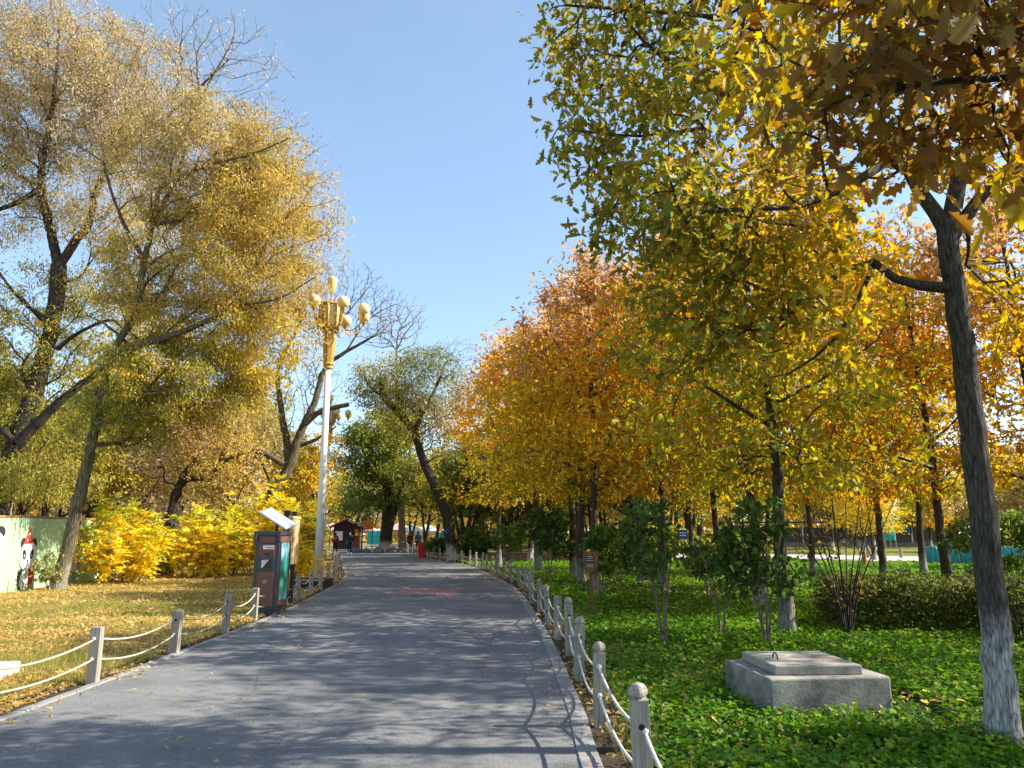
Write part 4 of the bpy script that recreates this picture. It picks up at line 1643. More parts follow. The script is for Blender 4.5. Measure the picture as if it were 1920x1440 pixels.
E = [EP(485, 470, Yk - .3, 115, 180, 2.6, 640, 58, GOLDTAN, 0.05),
     EP(350, 530, Yk + .3, 150, 150, 2.8, 600, 54, OLIVE[1:] + GOLDTAN, 0.08),
     EP(380, 320, Yk, 170, 140, 3.0, 660, 54, TAN, 0.02),
     EP(500, 320, Yk, 90, 130, 2.2, 280, 36, GOLDTAN, -0.05),
     EP(485, 640, Yk - .4, 75, 85, 2.0, 230, 40, YEL, 0.0),
     EP(340, 720, Yk - .2, 150, 90, 2.6, 440, 54, OLIVE, 0.05),
     EP(240, 780, Yk - .2, 110, 70, 1.8, 190, 36, OLIVEG, 0.05),
     EP(420, 770, Yk + .5, 85, 70, 1.8, 130, 30, GOLDTAN, 0.05),
     EP(440, 150, Yk, 120, 120, 2.4, 240, 4, TANPINK, -0.3),
     EP(560, 330, Yk, 70, 150, 2.0, 150, 5, TANPINK, -0.3),
     EP(600, 430, Yk - .3, 50, 150, 2.0, 150, 12, GOLDTAN, -0.2),
     EP(565, 590, Yk - .3, 55, 110, 2.0, 120, 14, GOLDTAN, -0.2),
     EP(220, 250, Yk + .5, 110, 120, 2.2, 200, 16, TANPINK, -0.1)]
build_tree(w2, bt, L, E, rg, 'lance', 0.112, 0.3, 0.17, 0.9, 0.4, M['bark_willow'], M['leaf_dry'], 2.4, 0.35, 0.006, 1.15, 14, 0.09, lift=0.1, plen_w=0.42)

rg = np.random.default_rng(32)
Y1 = 27.0
bw = Vector((at(-15, 950, Y1).x, Y1, 0))
w1 = tree_thing(bw, 'biggest dark-trunked willow at the left edge, tall tan crown behind the green wall', 'willow_tree')
L = [px_limb([(8, 920), (30, 830), (62, 740), (90, 640), (106, 560), (110, 495)], Y1, 0.36, 0.26, bw),
     px_limb([(110, 500), (92, 420), (76, 340), (92, 240), (104, 150), (112, 40)], Y1, 0.2, 0.04),
     px_limb([(112, 500), (142, 450), (166, 420), (192, 330), (262, 260), (345, 190), (430, 110)], Y1, 0.17, 0.03),
     px_limb([(80, 350), (20, 385), (-60, 400), (-160, 380)], Y1, 0.12, 0.03),
     px_limb([(34, 830), (118, 748), (195, 690), (250, 655), (300, 620)], Y1 - .8, 0.2, 0.06),
     px_limb([(106, 655), (150, 622), (210, 600), (238, 628)], Y1 - .6, 0.09, 0.03),
     px_limb([(100, 600), (60, 580), (20, 540), (-30, 470)], Y1 - .5, 0.09, 0.03),
     px_limb([(30, 830), (-40, 760), (-110, 640)], Y1 - .5, 0.14, 0.04)]
E = [EP(90, 150, Y1, 190, 170, 3.6, 900, 60, TANPINK + TAN, -0.05),
     EP(250, 180, Y1, 130, 130, 3.0, 460, 44, TANPINK + TAN, -0.05),
     EP(0, 340, Y1, 120, 130, 3.0, 340, 44, TAN, 0.0),
     EP(60, 610, Y1 + .6, 130, 130, 2.4, 340, 38, OLIVE, 0.1),
     EP(230, 400, Y1 + .3, 120, 110, 3.0, 320, 46, TAN, -0.05),
     EP(210, 560, Y1 + 1, 100, 110, 2.2, 230, 38, OLIVE, 0.1),
     EP(60, 800, Y1 + 1.2, 130, 120, 2.2, 380, 44, OLIVE + GREEN[1:], 0.0),
     EP(80, 900, Y1 - 0.5, 130, 45, 1.6, 190, 38, OLIVE + GREEN[1:], 0.0),
     EP(-150, 450, Y1, 150, 380, 3.0, 300, 20, TAN, -0.05),
     EP(330, 90, Y1, 130, 90, 2.4, 200, 3, TANPINK, -0.3)]
build_tree(w1, bw, L, E, rg, 'lance', 0.125, 0.3, 0.2, 0.9, 0.4, M['bark_dark'], M['leaf_dry'], 2.6, 0.4, 0.0065, 1.3, 14, 0.09, lift=0.1, plen_w=0.42)

# ---- half-bare tree behind the lamp
rg = np.random.default_rng(33)
Yb = 33.0
bb = gx(500, Yb)
bt3 = tree_thing(bb, 'half-bare tree with stout curved trunk and sawn limb behind the white lamp pole', 'bare_tree')
L = [px_limb([(508, 940), (528, 900), (545, 868), (556, 830), (568, 800), (590, 755), (610, 690), (648, 660), (700, 630)], Yb, 0.36, 0.05, bb),
     px_limb([(540, 872), (537, 825), (527, 770), (522, 690), (560, 610), (575, 545)], Yb, 0.19, 0.03),
     px_limb([(532, 872), (482, 845), (448, 856), (408, 885), (390, 905)], Yb - .5, 0.13, 0.06),
     px_limb([(572, 795), (600, 772), (654, 758)], Yb - .3, 0.15, 0.10),
     px_limb([(610, 690), (620, 640), (650, 590), (690, 540)], Yb, 0.06, 0.015),
     px_limb([(556, 835), (590, 825), (630, 800)], Yb + .5, 0.12, 0.03),
     px_limb([(648, 660), (690, 600), (740, 570)], Yb, 0.05, 0.012)]
E = [EP(640, 560, Yb, 110, 80, 2.4, 300, 1.2, TANPINK, -0.4),
     EP(560, 680, Yb, 80, 110, 2.2, 170, 4, OLIVE, -0.2),
     EP(710, 590, Yb, 60, 60, 2.0, 140, 0.6, TANPINK, -0.4),
     EP(480, 790, Yb, 90, 70, 2.0, 150, 10, OLIVEG, -0.2),
     EP(600, 720, Yb, 60, 60, 1.8, 80, 2, OLIVE, -0.2)]
build_tree(bt3, bb, L, E, rg, 'lance', 0.13, 0.3, 0.2, 0.4, 0.5, M['bark_willow'], M['leaf_dry'], 2.0, 0.35, 0.0075, 1.4, 12, 0.1, lift=0.1, plen_w=0.5)

# ---- dark leaning tree left, peach leaves
rg = np.random.default_rng(34)
Yc = 30.5
bc = gx(306, Yc)
t4 = tree_thing(bc, 'dark leaning tree with a bent double trunk and peach-tan leaves behind the yellow bushes', 'leaning_tree')
L = [px_limb([(316, 1000), (330, 922), (352, 898), (372, 898), (384, 895), (412, 870), (450, 850)], Yc, 0.30, 0.06, bc),
     px_limb([(330, 930), (345, 890), (365, 862), (372, 830)], Yc, 0.17, 0.05),
     px_limb([(384, 896), (372, 870), (376, 840), (360, 790)], Yc, 0.1, 0.03),
     px_limb([(408, 872), (440, 815), (452, 780)], Yc, 0.1, 0.03)]
E = [EP(370, 800, Yc, 100, 60, 2.2, 240, 20, [(2, (0.5, 0.32, 0.14)), (1, (0.55, 0.4, 0.2)), (1, (0.45, 0.25, 0.08))], -0.15),
     EP(410, 860, Yc, 90, 50, 2.0, 140, 16, GOLDTAN, -0.1),
     EP(300, 860, Yc, 60, 50, 1.8, 120, 8, TANPINK, -0.2)]
build_tree(t4, bc, L, E, rg, 'quad', 0.12, 0.3, 0.2, 0.4, 0.5, M['bark_dark'], M['leaf_dry'], 1.6, 0.35, 0.006, 1.2, 12, 0.12)

# ---- leaning willow beside the path bend
rg = np.random.default_rng(35)
Yl = 46.0
bl = gx(851, Yl)
t5 = tree_thing(bl, 'big willow leaning left over the path, whitewashed foot, blue plate on its trunk', 'willow_tree')
L = [px_limb([(845, 1015), (836, 960), (812, 905), (792, 860), (776, 812), (748, 775), (722, 748), (712, 715)], Yl, 0.37, 0.17, bl),
     px_limb([(776, 812), (795, 770), (820, 720), (835, 680)], Yl, 0.16, 0.05),
     px_limb([(722, 748), (690, 720), (680, 690)], Yl, 0.1, 0.03),
     px_limb([(748, 775), (760, 720), (750, 670)], Yl, 0.1, 0.03)]
E = [EP(725, 720, Yl, 70, 60, 2.2, 260, 22, OLIVE, -0.15),
     EP(800, 710, Yl, 80, 65, 2.4, 300, 22, GREYG, -0.15),
     EP(840, 760, Yl, 60, 60, 2.0, 160, 16, TAN, -0.15),
     EP(770, 780, Yl, 60, 50, 2.0, 130, 20, OLIVE, -0.1),
     EP(840, 820, Yl, 50, 50, 1.6, 160, 3, TAN, -0.3)]
build_tree(t5, bl, L, E, rg, 'lance', 0.2, 0.3, 0.28, 0.5, 0.5, M['bark_grove'], M['leaf_dry'], 3.0, 0.45, 0.008, 1.8, 12, 0.08)
pl = MB()
pl.lathe([(0.13, -0.02), (0.14, 0.0), (0.13, 0.02)], 16)
q = at(838, 996, Yl)
plate = pl.build('tree_plate', M['blue_paint'], None, loc=(q.x, q.y - 0.36, q.z), smooth=False)
plate.rotation_euler = (pi / 2, 0, 0)
tag(plate, 'round blue plate fixed to the leaning willow trunk', 'plate')

# ---- twin green tree in the middle
rg = np.random.default_rng(36)
Yg = 66.0
bg_ = gx(722, Yg)
t6 = tree_thing(bg_, 'dense dark-green tree with two thick trunks and white feet at the middle of the view', 'green_tree')
L = [px_limb([(725, 990), (727, 930), (716, 890), (700, 850), (690, 815)], Yg, 0.62, 0.12, bg_),
     px_limb([(727, 1005), (738, 960), (756, 910), (766, 870), (770, 830)], Yg - .4, 0.38, 0.10),
     px_limb([(727, 930), (735, 880), (738, 830)], Yg, 0.26, 0.08)]
E = [EP(720, 840, Yg, 75, 75, 3.5, 430, 22, OLIVEG, -0.2),
     EP(680, 850, Yg, 60, 55, 3.0, 230, 22, GREEN, -0.15),
     EP(740, 800, Yg, 55, 45, 3.0, 160, 22, OLIVE, -0.15),
     EP(700, 920, Yg, 60, 45, 3.0, 170, 20, GREEN, -0.1),
     EP(760, 900, Yg, 40, 50, 2.4, 110, 20, OLIVEG, -0.1)]
build_tree(t6, bg_, L, E, rg, 'quad', 0.24, 0.3, 0.32, 0.4, 0.5, M['bark_grove'], M['leaf'], 3.0, 0.5, 0.01, 2.0, 12, 0.08)

# ---- bare crown farther back
rg = np.random.default_rng(37)
Yn = 72.0
bn = gx(755, Yn)
t7 = tree_thing(bn, 'tall bare grey-twigged tree showing above the olive crowns in the middle', 'bare_tree')
L = [px_limb([(752, 960), (748, 860), (746, 760), (744, 655), (748, 620)], Yn, 0.4, 0.06, bn),
     px_limb([(745, 660), (730, 640), (715, 635)], Yn, 0.08, 0.03),
     px_limb([(750, 740), (800, 690), (850, 660)], Yn, 0.1, 0.02)]
E = [EP(755, 600, Yn, 55, 55, 3.0, 220, 0.5, TANPINK, -0.5),
     EP(860, 660, Yn, 70, 30, 3.0, 200, 0.4, TANPINK, -0.5),
     EP(700, 620, Yn, 40, 40, 3.0, 100, 0.4, TANPINK, -0.5)]
build_tree(t7, bn, L, E, rg, 'quad', 0.2, 0.3, 0.3, 0.3, 0.5, M['twig'], M['leaf_dry'], 6.0, 0.6, 0.014, 2.0, 8, 0.08, lift=0.15, plen_w=0.5)

# ---- trees of the woods behind: six growth forms, then copies
def wood_tree(seed, H, pals, wide, trunks=1, lean=0.0, low=3.0, lpt=24, n=330, leaf='quad', size=0.24, name='woodland_tree', wood=None):
    r = np.random.default_rng(seed)
    root = tree_thing((0, 0, 0), 'x', name)
    L = []
    for k in range(trunks):
        a = k * 2.6 + 0.4
        s = 0.35 * k
        dx = lean + (math.cos(a) * 1.2 if trunks > 1 else 0)
        dy = math.sin(a) * 1.2 if trunks > 1 else 0
        if k == 0:
            L.append(([(0, 0, -0.1), (dx * .1, dy * .1, H * .15), (dx * .5, dy * .5, H * .4), (dx, dy, H * .7)], 0.24, 0.06))
        else:
            L.append(([(0, 0, 0.7), (dx * .3, dy * .3, H * .2), (dx * .8, dy * .8, H * .45), (dx * 1.4, dy * 1.4, H * .66)], 0.17, 0.05))
    for k in range(6):
        a = k * 2.4 + r.random()
        z = low + k * H * 0.07
        L.append(([(lean * z / H, 0, z), (lean * z / H + math.cos(a) * wide * .4, math.sin(a) * wide * .4, z + H * .08), (lean + math.cos(a) * wide * .75, math.sin(a) * wide * .75, z + H * .2)], 0.1, 0.03))
    E = []
    for k in range(7):
        a = k * 2.4 + r.random()
        q = (0.15 + 0.5 * r.random()) * wide
        zf = 0.45 + 0.45 * k / 6
        E.append(Ell((lean + math.cos(a) * q, math.sin(a) * q, H * zf), (wide * .55, wide * .55, H * .16), n // 7, lpt, pals[k % len(pals)], -0.15))
    build_tree(root, (0, 0, 0), L, E, r, leaf, size, 0.3, 0.3, 0.4, 0.5, wood or M['bark_grove'], M['leaf'], 2.4, 0.5, 0.01, 1.8, 8, 0.1)
    return root


wa = wood_tree(41, 11, [OLIVE, OLIVEG, OLIVE], 3.8, 2)
wb_ = wood_tree(42, 12, [GOLD, YEL, YGREEN], 4.0, 1, 0.8)
wc = wood_tree(43, 10, [TAN, GOLDTAN, TAN], 3.6, 2, -0.6)
wd = wood_tree(44, 9, [GREEN, OLIVEG], 3.6, 3)
we = wood_tree(45, 11, [TANPINK, TAN], 3.8, 2, 0.5, lpt=7, n=420)
wf = wood_tree(46, 8, [GOLD, ORANGE, YEL], 3.2, 1, -0.3, low=2.2)
protos = [wa, wb_, wc, wd, we, wf]
names = {0: 'olive', 1: 'golden', 2: 'tan', 3: 'green', 4: 'thin-leaved', 5: 'amber'}
rg = np.random.default_rng(50)
woods = []


def scatter(region, n, kinds, rmin, group, label, smin=0.85, smax=1.15):
    (x0, x1, y0, y1) = region
    tries = 0
    k = 0
    while k < n and tries < 4000:
        tries += 1
        x, y = rg.uniform(x0, x1), rg.uniform(y0, y1)
        if any((x - a) ** 2 + (y - b_) ** 2 < rmin ** 2 for a, b_ in woods):
            continue
        # keep the path, square and lawn clear
        if y < 105:
            px = np.interp(y, RC[:, 1], RC[:, 0]) if y < 80 else -14
            lx = np.interp(y, LC[:, 1], LC[:, 0]) if y < 80 else -24
            if lx - 3.0 < x < px + 2.5:
                continue
        if (x + 19) ** 2 + (y - 84) ** 2 < 15 ** 2:
            continue
        i = kinds[rg.integers(len(kinds))]
        g = rg.uniform(0.85, 1.15)
        place(protos[i], (x, y, 0), rg.uniform(0, 6.28), rg.uniform(smin, smax), label % names[i], (g, g * rg.uniform(.95, 1.05), g), group % names[i])
        woods.append((x, y))
        k += 1


for (x_, y_, i_, s_, l_) in [(gx(415, 38).x, 38, 2, .8, 'tan tree close behind the yellow bushes, right of the dark leaning tree'), (gx(235, 37).x, 37, 2, .85, 'tan tree right behind the wall-side yellow bush'), (gx(590, 44).x, 44, 1, .6, 'golden low-crowned tree framed just right of the near lamp pole'), (gx(150, 36).x, 36, 0, .8, 'olive tree behind the leaning willow trunk')]:
    place(protos[i_], (x_, y_, 0), rg.uniform(0, 6), s_, l_, group=None)
    woods.append((x_, y_))
scatter((-46, -14, 36, 62), 20, [0, 2, 4, 2, 1], 4.0, 'distant %s trees left of the path', 'one of the %s woodland trees crowded behind the yellow bushes')
for (u_, y_, i_, s_, l_) in [(797, 63, 0, .8, 'olive tree filling the gap right of the double-trunk green tree'), (868, 57, 3, .85, 'bushy dark green tree right behind the leaning willow foot'), (905, 66, 0, .9, 'olive tree between the leaning willow and the first golden oak'), (660, 92, 3, .9, 'dark green tree rising behind the maroon kiosk'), (770, 90, 0, .9, 'olive tree directly behind the pink and cream tents')]:
    q_ = gx(u_, y_)
    place(protos[i_], q_, rg.uniform(0, 6), s_, l_, group=None)
    woods.append((q_.x, q_.y))
scatter((-75, -16, 62, 120), 18, [2, 2, 4, 1, 0], 6.0, 'far %s trees behind the kiosk', 'one of the far %s trees closing the view on the left and behind the kiosk', 0.8, 1.05)
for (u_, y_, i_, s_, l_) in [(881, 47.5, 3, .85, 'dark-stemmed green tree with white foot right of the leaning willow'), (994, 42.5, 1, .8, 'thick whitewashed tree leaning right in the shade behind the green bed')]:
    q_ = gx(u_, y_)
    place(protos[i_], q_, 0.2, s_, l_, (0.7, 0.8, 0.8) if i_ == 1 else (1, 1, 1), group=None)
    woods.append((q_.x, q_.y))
scatter((-1, 14, 44, 64), 15, [0, 3, 1, 0], 2.6, '%s grove trees right of the bend', 'one of the dark-stemmed %s trees in the grove just right of the path bend', 0.8, 1.0)
scatter((-9, 16, 62, 118), 30, [0, 1, 2, 3, 0, 5], 4.4, 'far %s grove trees', 'one of the %s trees in the shady grove closing the view beyond the path bend', 0.75, 1.0)
scatter((16, 90, 62, 110), 34, [1, 2, 5, 2, 0], 5.0, 'far %s trees across the lawn', 'one of the far %s trees across the sunny lawn on the right', 0.75, 1.05)
scatter((20, 58, 19, 34), 9, [5, 1, 2, 5], 4.5, '%s trees near the cross path', 'one of the %s trees on the near side of the pale cross path', 0.8, 0.95)

# far wood that closes the horizon
rg = np.random.default_rng(60)
N = 80000
ang = rg.uniform(R(-62), R(62), N)
rad = rg.uniform(128, 165, N)
hh = 9.5 + 3.0 * np.sin(ang * 23) + 2.0 * np.sin(ang * 61 + 1) + 1.5 * np.sin(ang * 131)
P = np.stack([np.sin(ang) * rad, np.cos(ang) * rad, rg.random(N) ** 0.8 * np.maximum(hh, 2.5)], 1)
tint = pick(TAN + GOLDTAN + OLIVE + YEL, N, rng=rg)
me = leaves_mesh('treeline', P, rg.normal(0, 1, (N, 3)), rg.normal(0, 1, (N, 3)) + np.array([0, -0.6, 0.5]), rg.uniform(0.7, 1.4, N), tint, 'quad', M['leaf'])
tl = bpy.data.objects.new('treeline', me)
link(tl)
tag(tl, kind='stuff')

# ================================================================== SHRUBS AND HEDGES
def ash_bush(loc, label, W, H, pal, seed, stems=9, fronds=420, group='bright yellow bushes'):
    """feathery yellow saplings: fronds with paired leaflets"""
    r = np.random.default_rng(seed)
    root = thing('yellow_bush', loc, label, 'bush', group)
    mb = MB()
    tipsP = []
    for k in range(stems):
        a = r.random() * 6.28
        rr = W * 0.5 * math.sqrt(r.random()) * 0.95
        hgt = H * (0.98 - 0.45 * (rr / (W * .5)) ** 1.5) * r.uniform(0.8, 1.05)
        p0 = Vector((math.cos(a) * rr * .35, math.sin(a) * rr * .35, -0.05))
        p3 = Vector((math.cos(a) * rr, math.sin(a) * rr, hgt))
        c = p0.lerp(p3, 0.5) + Vector((math.cos(a), math.sin(a), 0)) * 0.12
        pts = [p0 * (1 - t) ** 2 + c * 2 * t * (1 - t) + p3 * t * t for t in np.linspace(0, 1, 7)]
        mb.tube(pts, [0.022 - 0.015 * t for t in np.linspace(0, 1, 7)], 5)
        for t in np.linspace(0.22, 1, 12):
            i = t * 6
            j = min(5, int(i))
            tipsP.append((pts[j].lerp(pts[j + 1], i - j), t))
    mb.build('stem', M['twig'], root, smooth=True)
    Pn, Dn, Nn, Sn, Tn = [], [], [], [], []
    for f in range(fronds):
        p, t = tipsP[r.integers(len(tipsP))]
        a = r.random() * 6.28
        d = np.array([math.cos(a), math.sin(a), r.uniform(-0.5, 1.1)])
        d /= np.linalg.norm(d)
        L = r.uniform(0.32, 0.55)
        base = np.array(p) + r.normal(0, 0.04, 3)
        side = np.cross(d, [0, 0, 1.0])
        side /= np.linalg.norm(side) + 1e-6
        col = pick(pal, 1, rng=r)[0] if t < 0.8 or r.random() < .5 else pick([(1, (0.5, 0.47, 0.05)), (1, (0.36, 0.40, 0.05))], 1, rng=r)[0]
        npair = 6
        for q in range(npair + 1):
            s = 0.2 + 0.8 * q / npair
            pos = base + d * L * s - np.array([0, 0, 0.22 * L * s * s])
            for sg in ((-1, 1) if q < npair else (0,)):
                dd = d * (0.6 if sg else 1) + side * sg + np.array([0, 0, -0.1])
                Pn.append(pos)
                Dn.append(dd + r.normal(0, .12, 3))
                Nn.append(np.array([0, -.35, .8]) + r.normal(0, .55, 3))
                Sn.append(L * 0.30 * (1 - 0.3 * abs(s - .5)))
                Tn.append(col * r.uniform(.85, 1.15))
    me = leaves_mesh('foliage', np.array(Pn), np.array(Dn), np.array(Nn), np.array(Sn), np.clip(np.array(Tn), 0, .95), 'quad', M['leaf'])
    link(bpy.data.objects.new('foliage', me), root)
    return root


BYEL = [(4, (0.88, 0.66, 0.04)), (3, (0.88, 0.72, 0.06)), (2, (0.84, 0.54, 0.03)), (1, (0.66, 0.64, 0.08))]
ash_bush(gx(225, 24.6), 'bright yellow feathery bush directly right of the green wall', 3.0, 3.05, BYEL, 71, 14, 820)
ash_bush(gx(370, 27.5), 'yellow bush with greenish top between the wall-side bush and the recycling bin', 2.7, 2.85, BYEL, 72, 12, 700)
ash_bush(gx(425, 29.0), 'low wide yellow bush directly left of the recycling bin', 2.7, 2.8, BYEL, 73, 12, 650)
ash_bush(gx(485, 30.0), 'tallest yellow bush rising behind the bin solar panel', 2.9, 4.1, BYEL, 74, 14, 850)
ash_bush(gx(560, 29.0), 'yellow-green bush between the notice board and the white lamp pole', 1.8, 2.8, YEL, 75, 10, 480)
ash_bush(gx(548, 27.0), 'low golden bush at the foot of the notice board', 1.7, 1.7, BYEL, 76, 8, 300)
ash_bush(gx(205, 28.5), 'lime-green tipped sapling peeking above the wall-side bush', 1.5, 3.4, [(1, (0.42, 0.42, 0.05)), (1, (0.55, 0.48, 0.05))], 77, 6, 260)
ash_bush(gx(310, 29.5), 'small greenish-yellow bush in the gap left of centre of the yellow bushes', 1.8, 1.9, [(1, (0.45, 0.42, 0.05)), (1, (0.6, 0.45, 0.04))], 78, 7, 260)


def shrub(loc, label, stems, ells, pal, seed, leaf='broad', size=0.09, lpt=14, wood=None, name='shrub', cat='shrub', group=None, tip=0.004, spread=0.07, lmat=None, gap=-0.2, droop=0.45):
    r = np.random.default_rng(seed)
    root = thing(name, loc, label, cat, group)
    L = []
    for (pts, r0, r1) in stems:
        L.append((pts, r0, r1))
    E = [Ell(c, rr, n, lpt, pal, gap) for c, rr, n in ells]
    build_tree(root, (0, 0, 0), L, E, r, leaf, size, 0.3, spread, droop, 0.5, wood or M['twig'], lmat or M['leaf'], 0.35, 0.2, tip, 0.7, 8, 0.08, flare=1.1)
    root.location = loc
    return root


def fan(n, H, W, seed, z0=0.0):
    r = np.random.default_rng(seed)
    S = []
    for k in range(n):
        a = 2 * pi * k / n + r.random() * .6
        w = W * r.uniform(.4, 1)
        S.append(([(0.03 * math.cos(a), 0.03 * math.sin(a), -0.03), (math.cos(a) * w * .25, math.sin(a) * w * .25, H * .35), (math.cos(a) * w * .7, math.sin(a) * w * .7, H * .75), (math.cos(a) * w, math.sin(a) * w, H)], 0.016, 0.006))
    return S


DKG = [(4, (0.06, 0.11, 0.025)), (3, (0.09, 0.15, 0.03)), (2, (0.16, 0.23, 0.035)), (1, (0.04, 0.08, 0.025))]
LIT = [(3, (0.10, 0.17, 0.03)), (2, (0.2, 0.28, 0.04)), (1, (0.06, 0.10, 0.02))]
shrub(gx(1245, 10.9), 'slim round-leaved green shrub left of the tall oak, bare stems below', fan(4, 1.5, 0.4, 81), [((-.12, 0, 1.65), (.40, .40, .48), 46), ((-.1, 0, 1.15), (.42, .40, .25), 14), ((.28, -.1, 1.0), (.25, .25, .18), 8)], DKG, 81, size=0.095, lpt=11)
shrub(gx(1440, 11.0), 'dense dark-green shrub in front of the pale-footed oak behind the block', fan(6, 1.6, 0.5, 82), [((-.05, 0, 1.75), (.48, .45, .42), 48), ((-.15, 0, 1.25), (.55, .5, .4), 46), ((.25, 0, 1.0), (.35, .4, .3), 20), ((-.4, .1, 1.5), (.3, .3, .3), 16)], DKG, 82, size=0.095, lpt=11)
shrub(gx(1355, 11.9), 'thin half-bare green shrub between the two fuller shrubs', fan(4, 1.35, 0.5, 83), [((0, 0, 1.05), (.5, .4, .35), 40), ((.2, 0, .75), (.3, .3, .2), 18)], LIT, 83, size=0.085, lpt=8)
shrub(gx(1592, 12.0), 'twiggy nearly leafless bush fanning up at the left end of the hedge', fan(11, 2.1, 0.95, 84), [((-.2, 0, 1.5), (.7, .5, .6), 90), ((0, 0, .7), (.6, .5, .35), 50)], [(1, (0.3, 0.2, 0.04)), (1, (0.12, 0.11, 0.03))], 84, size=0.06, lpt=1.6, wood=M['bark_dark'])
shrub(gx(1128, 18.0), 'small bright-lime shrub against the whitewashed oak by the marker sign', fan(4, 1.2, 0.4, 85), [((0.0, 0, 1.45), (.42, .4, .35), 70), ((.1, 0, .95), (.35, .3, .25), 25)], LIT, 85, size=0.11)
shrub(gx(1030, 27.0), 'loose dark green shrub left of the two close grey oak trunks', fan(5, 1.9, 0.9, 86), [((0, 0, 1.9), (1.0, .9, .6), 120), ((.3, 0, 1.2), (.8, .8, .4), 60)], DKG, 86, size=0.13, lpt=12)
shrub(gx(1160, 24.0), 'loose dark green shrub right of the whitewashed oak by the sign', fan(5, 1.6, 0.9, 87), [((0, 0, 1.5), (.9, .8, .5), 90), ((.2, 0, .9), (.7, .7, .35), 50)], DKG, 87, size=0.12, lpt=12)
shrub(gx(1330, 19.0), 'dark small-leaved shrub low behind the thin shrub', fan(5, 1.2, 0.8, 88), [((0, 0, 1.0), (.85, .7, .45), 100)], DKG, 88, size=0.10, lpt=12)
shrub(gx(955, 34.0), 'yellowing loose shrub just right of the thin fence-side oak', fan(5, 1.8, 0.9, 89), [((0, 0, 1.5), (.9, .8, .6), 100)], LIT, 89, size=0.14, lpt=12)
shrub(gx(1830, 16.0), 'leafy green sapling between the leaning oak and the near oak', fan(5, 1.7, 0.6, 90), [((0, 0, 1.5), (.5, .6, .5), 38), ((.1, 0, .9), (.4, .5, .3), 12)], LIT, 90, size=0.10)
shrub(gx(1900, 18.0), 'dark leafy shrub right of the near oak trunk', fan(6, 1.9, 0.8, 91), [((0.3, 0, 1.7), (.7, .7, .5), 70), ((0.3, 0, .8), (.7, .7, .35), 40)], LIT, 91, size=0.11)
shrub(gx(822, 50.0), 'green spreading bush beside the red bin by the path bend', fan(6, 1.3, 1.0, 92), [((0, 0, .85), (1.0, .9, .5), 120), ((.7, 0, .8), (.8, .8, .45), 60)], LIT, 92, size=0.17, lpt=12)
shrub(gx(905, 46.0), 'green spreading bush right of the leaning willow foot', fan(6, 1.5, 1.5, 93), [((0, 0, 1.3), (1.6, 1.0, .8), 170), ((-.8, 0, .8), (1.0, .9, .5), 80)], LIT, 93, size=0.17, lpt=12)
shrub(gx(1240, 40.0), 'dusty dark bush far behind the row oaks, left one of two', fan(6, 1.5, 1.6, 94), [((0, 0, 1.2), (2.2, 1.0, .8), 200)], OLIVEG, 94, size=0.2, lpt=12)
shrub(gx(1390, 42.0), 'dusty dark bush far behind the row oaks, right one of two', fan(6, 1.5, 1.6, 95), [((0, 0, 1.1), (2.4, 1.0, .8), 200)], OLIVE, 95, size=0.2, lpt=12)
shrub(gx(90, 21.5), 'scruffy pale-leaved weed bush between the wall and the leaning willow foot', fan(5, .8, .4, 96), [((0, 0, .7), (.45, .35, .45), 60)], [(1, (0.34, 0.36, 0.14)), (1, (0.4, 0.36, 0.12))], 96, size=0.08, lpt=10)
# grey bare brush behind the yellow bushes
for k, (u, y, W, H) in enumerate([(262, 33.0, 1.9, 4.0), (330, 36.0, 1.7, 3.4)]):
    shrub(gx(u, y), ['dense tangle of bare tan twigs behind the first two yellow bushes', 'thinner tangle of bare twigs right of the big bare brush'][k], fan(9, H * .8, W, 97 + k),
          [((0, 0, H * .62), (W, W * .7, H * .36), 420)], TANPINK, 97 + k, 'lance', 0.10, 1.2, tip=0.008, spread=0.15, lmat=M['leaf_dry'], name='bare_brush', cat='bush', gap=-9)

# clipped hedge on the right
def hedge(label, X0, X1, Yc_, depth, H, n, seed, pals):
    r = np.random.default_rng(seed)
    root = thing('hedge', ((X0 + X1) / 2, Yc_, 0), label, 'hedge')
    w = (X1 - X0) / 2
    m = n * 3
    Q = np.stack([r.uniform(-w, w, m), r.uniform(-depth / 2, depth / 2, m), r.random(m) ** 0.7 * H], 1)
    cl = Clump(0.8, r)
    top = H * (0.9 + 0.13 * cl(Q * np.array([1, 1, 0])))
    edge = (np.abs(Q[:, 1]) > depth * .32) | (Q[:, 2] > H * .75) | (np.abs(Q[:, 0]) > w - .3)
    keep = (Q[:, 2] < top) & (edge | (r.random(m) < .25)) & (cl(Q) > -0.55)
    Q = Q[keep][:n]
    Q += r.normal(0, 0.03, Q.shape)
    Q[:, 2] = np.maximum(Q[:, 2], 0.03)
    k = len(Q)
    tint = pick(pals, k, rng=r) * (1 + 0.3 * Clump(1.3, r)(Q)[:, None])
    me = leaves_mesh('foliage', Q, r.normal(0, .8, (k, 3)) + np.array([0, -.3, .3]), r.normal(0, .6, (k, 3)) + np.array([0, -.4, .8]), r.uniform(.045, .095, k), np.clip(tint, .004, .9), 'quad', M['leaf'])
    link(bpy.data.objects.new('foliage', me), root)
    mb = MB()
    for i in range(int(w * 2 * 14)):
        x, y = r.uniform(-w, w), r.uniform(-depth / 2.3, depth / 2.3)
        mb.tube([(x, y, -0.02), (x + r.normal(0, .06), y + r.normal(0, .06), H * .5), (x + r.normal(0, .16), y + r.normal(0, .16), H * r.uniform(.8, 1.0))], [0.008, 0.006, 0.003], 4)
    mb.build('stem', M['bark_dark'], root)


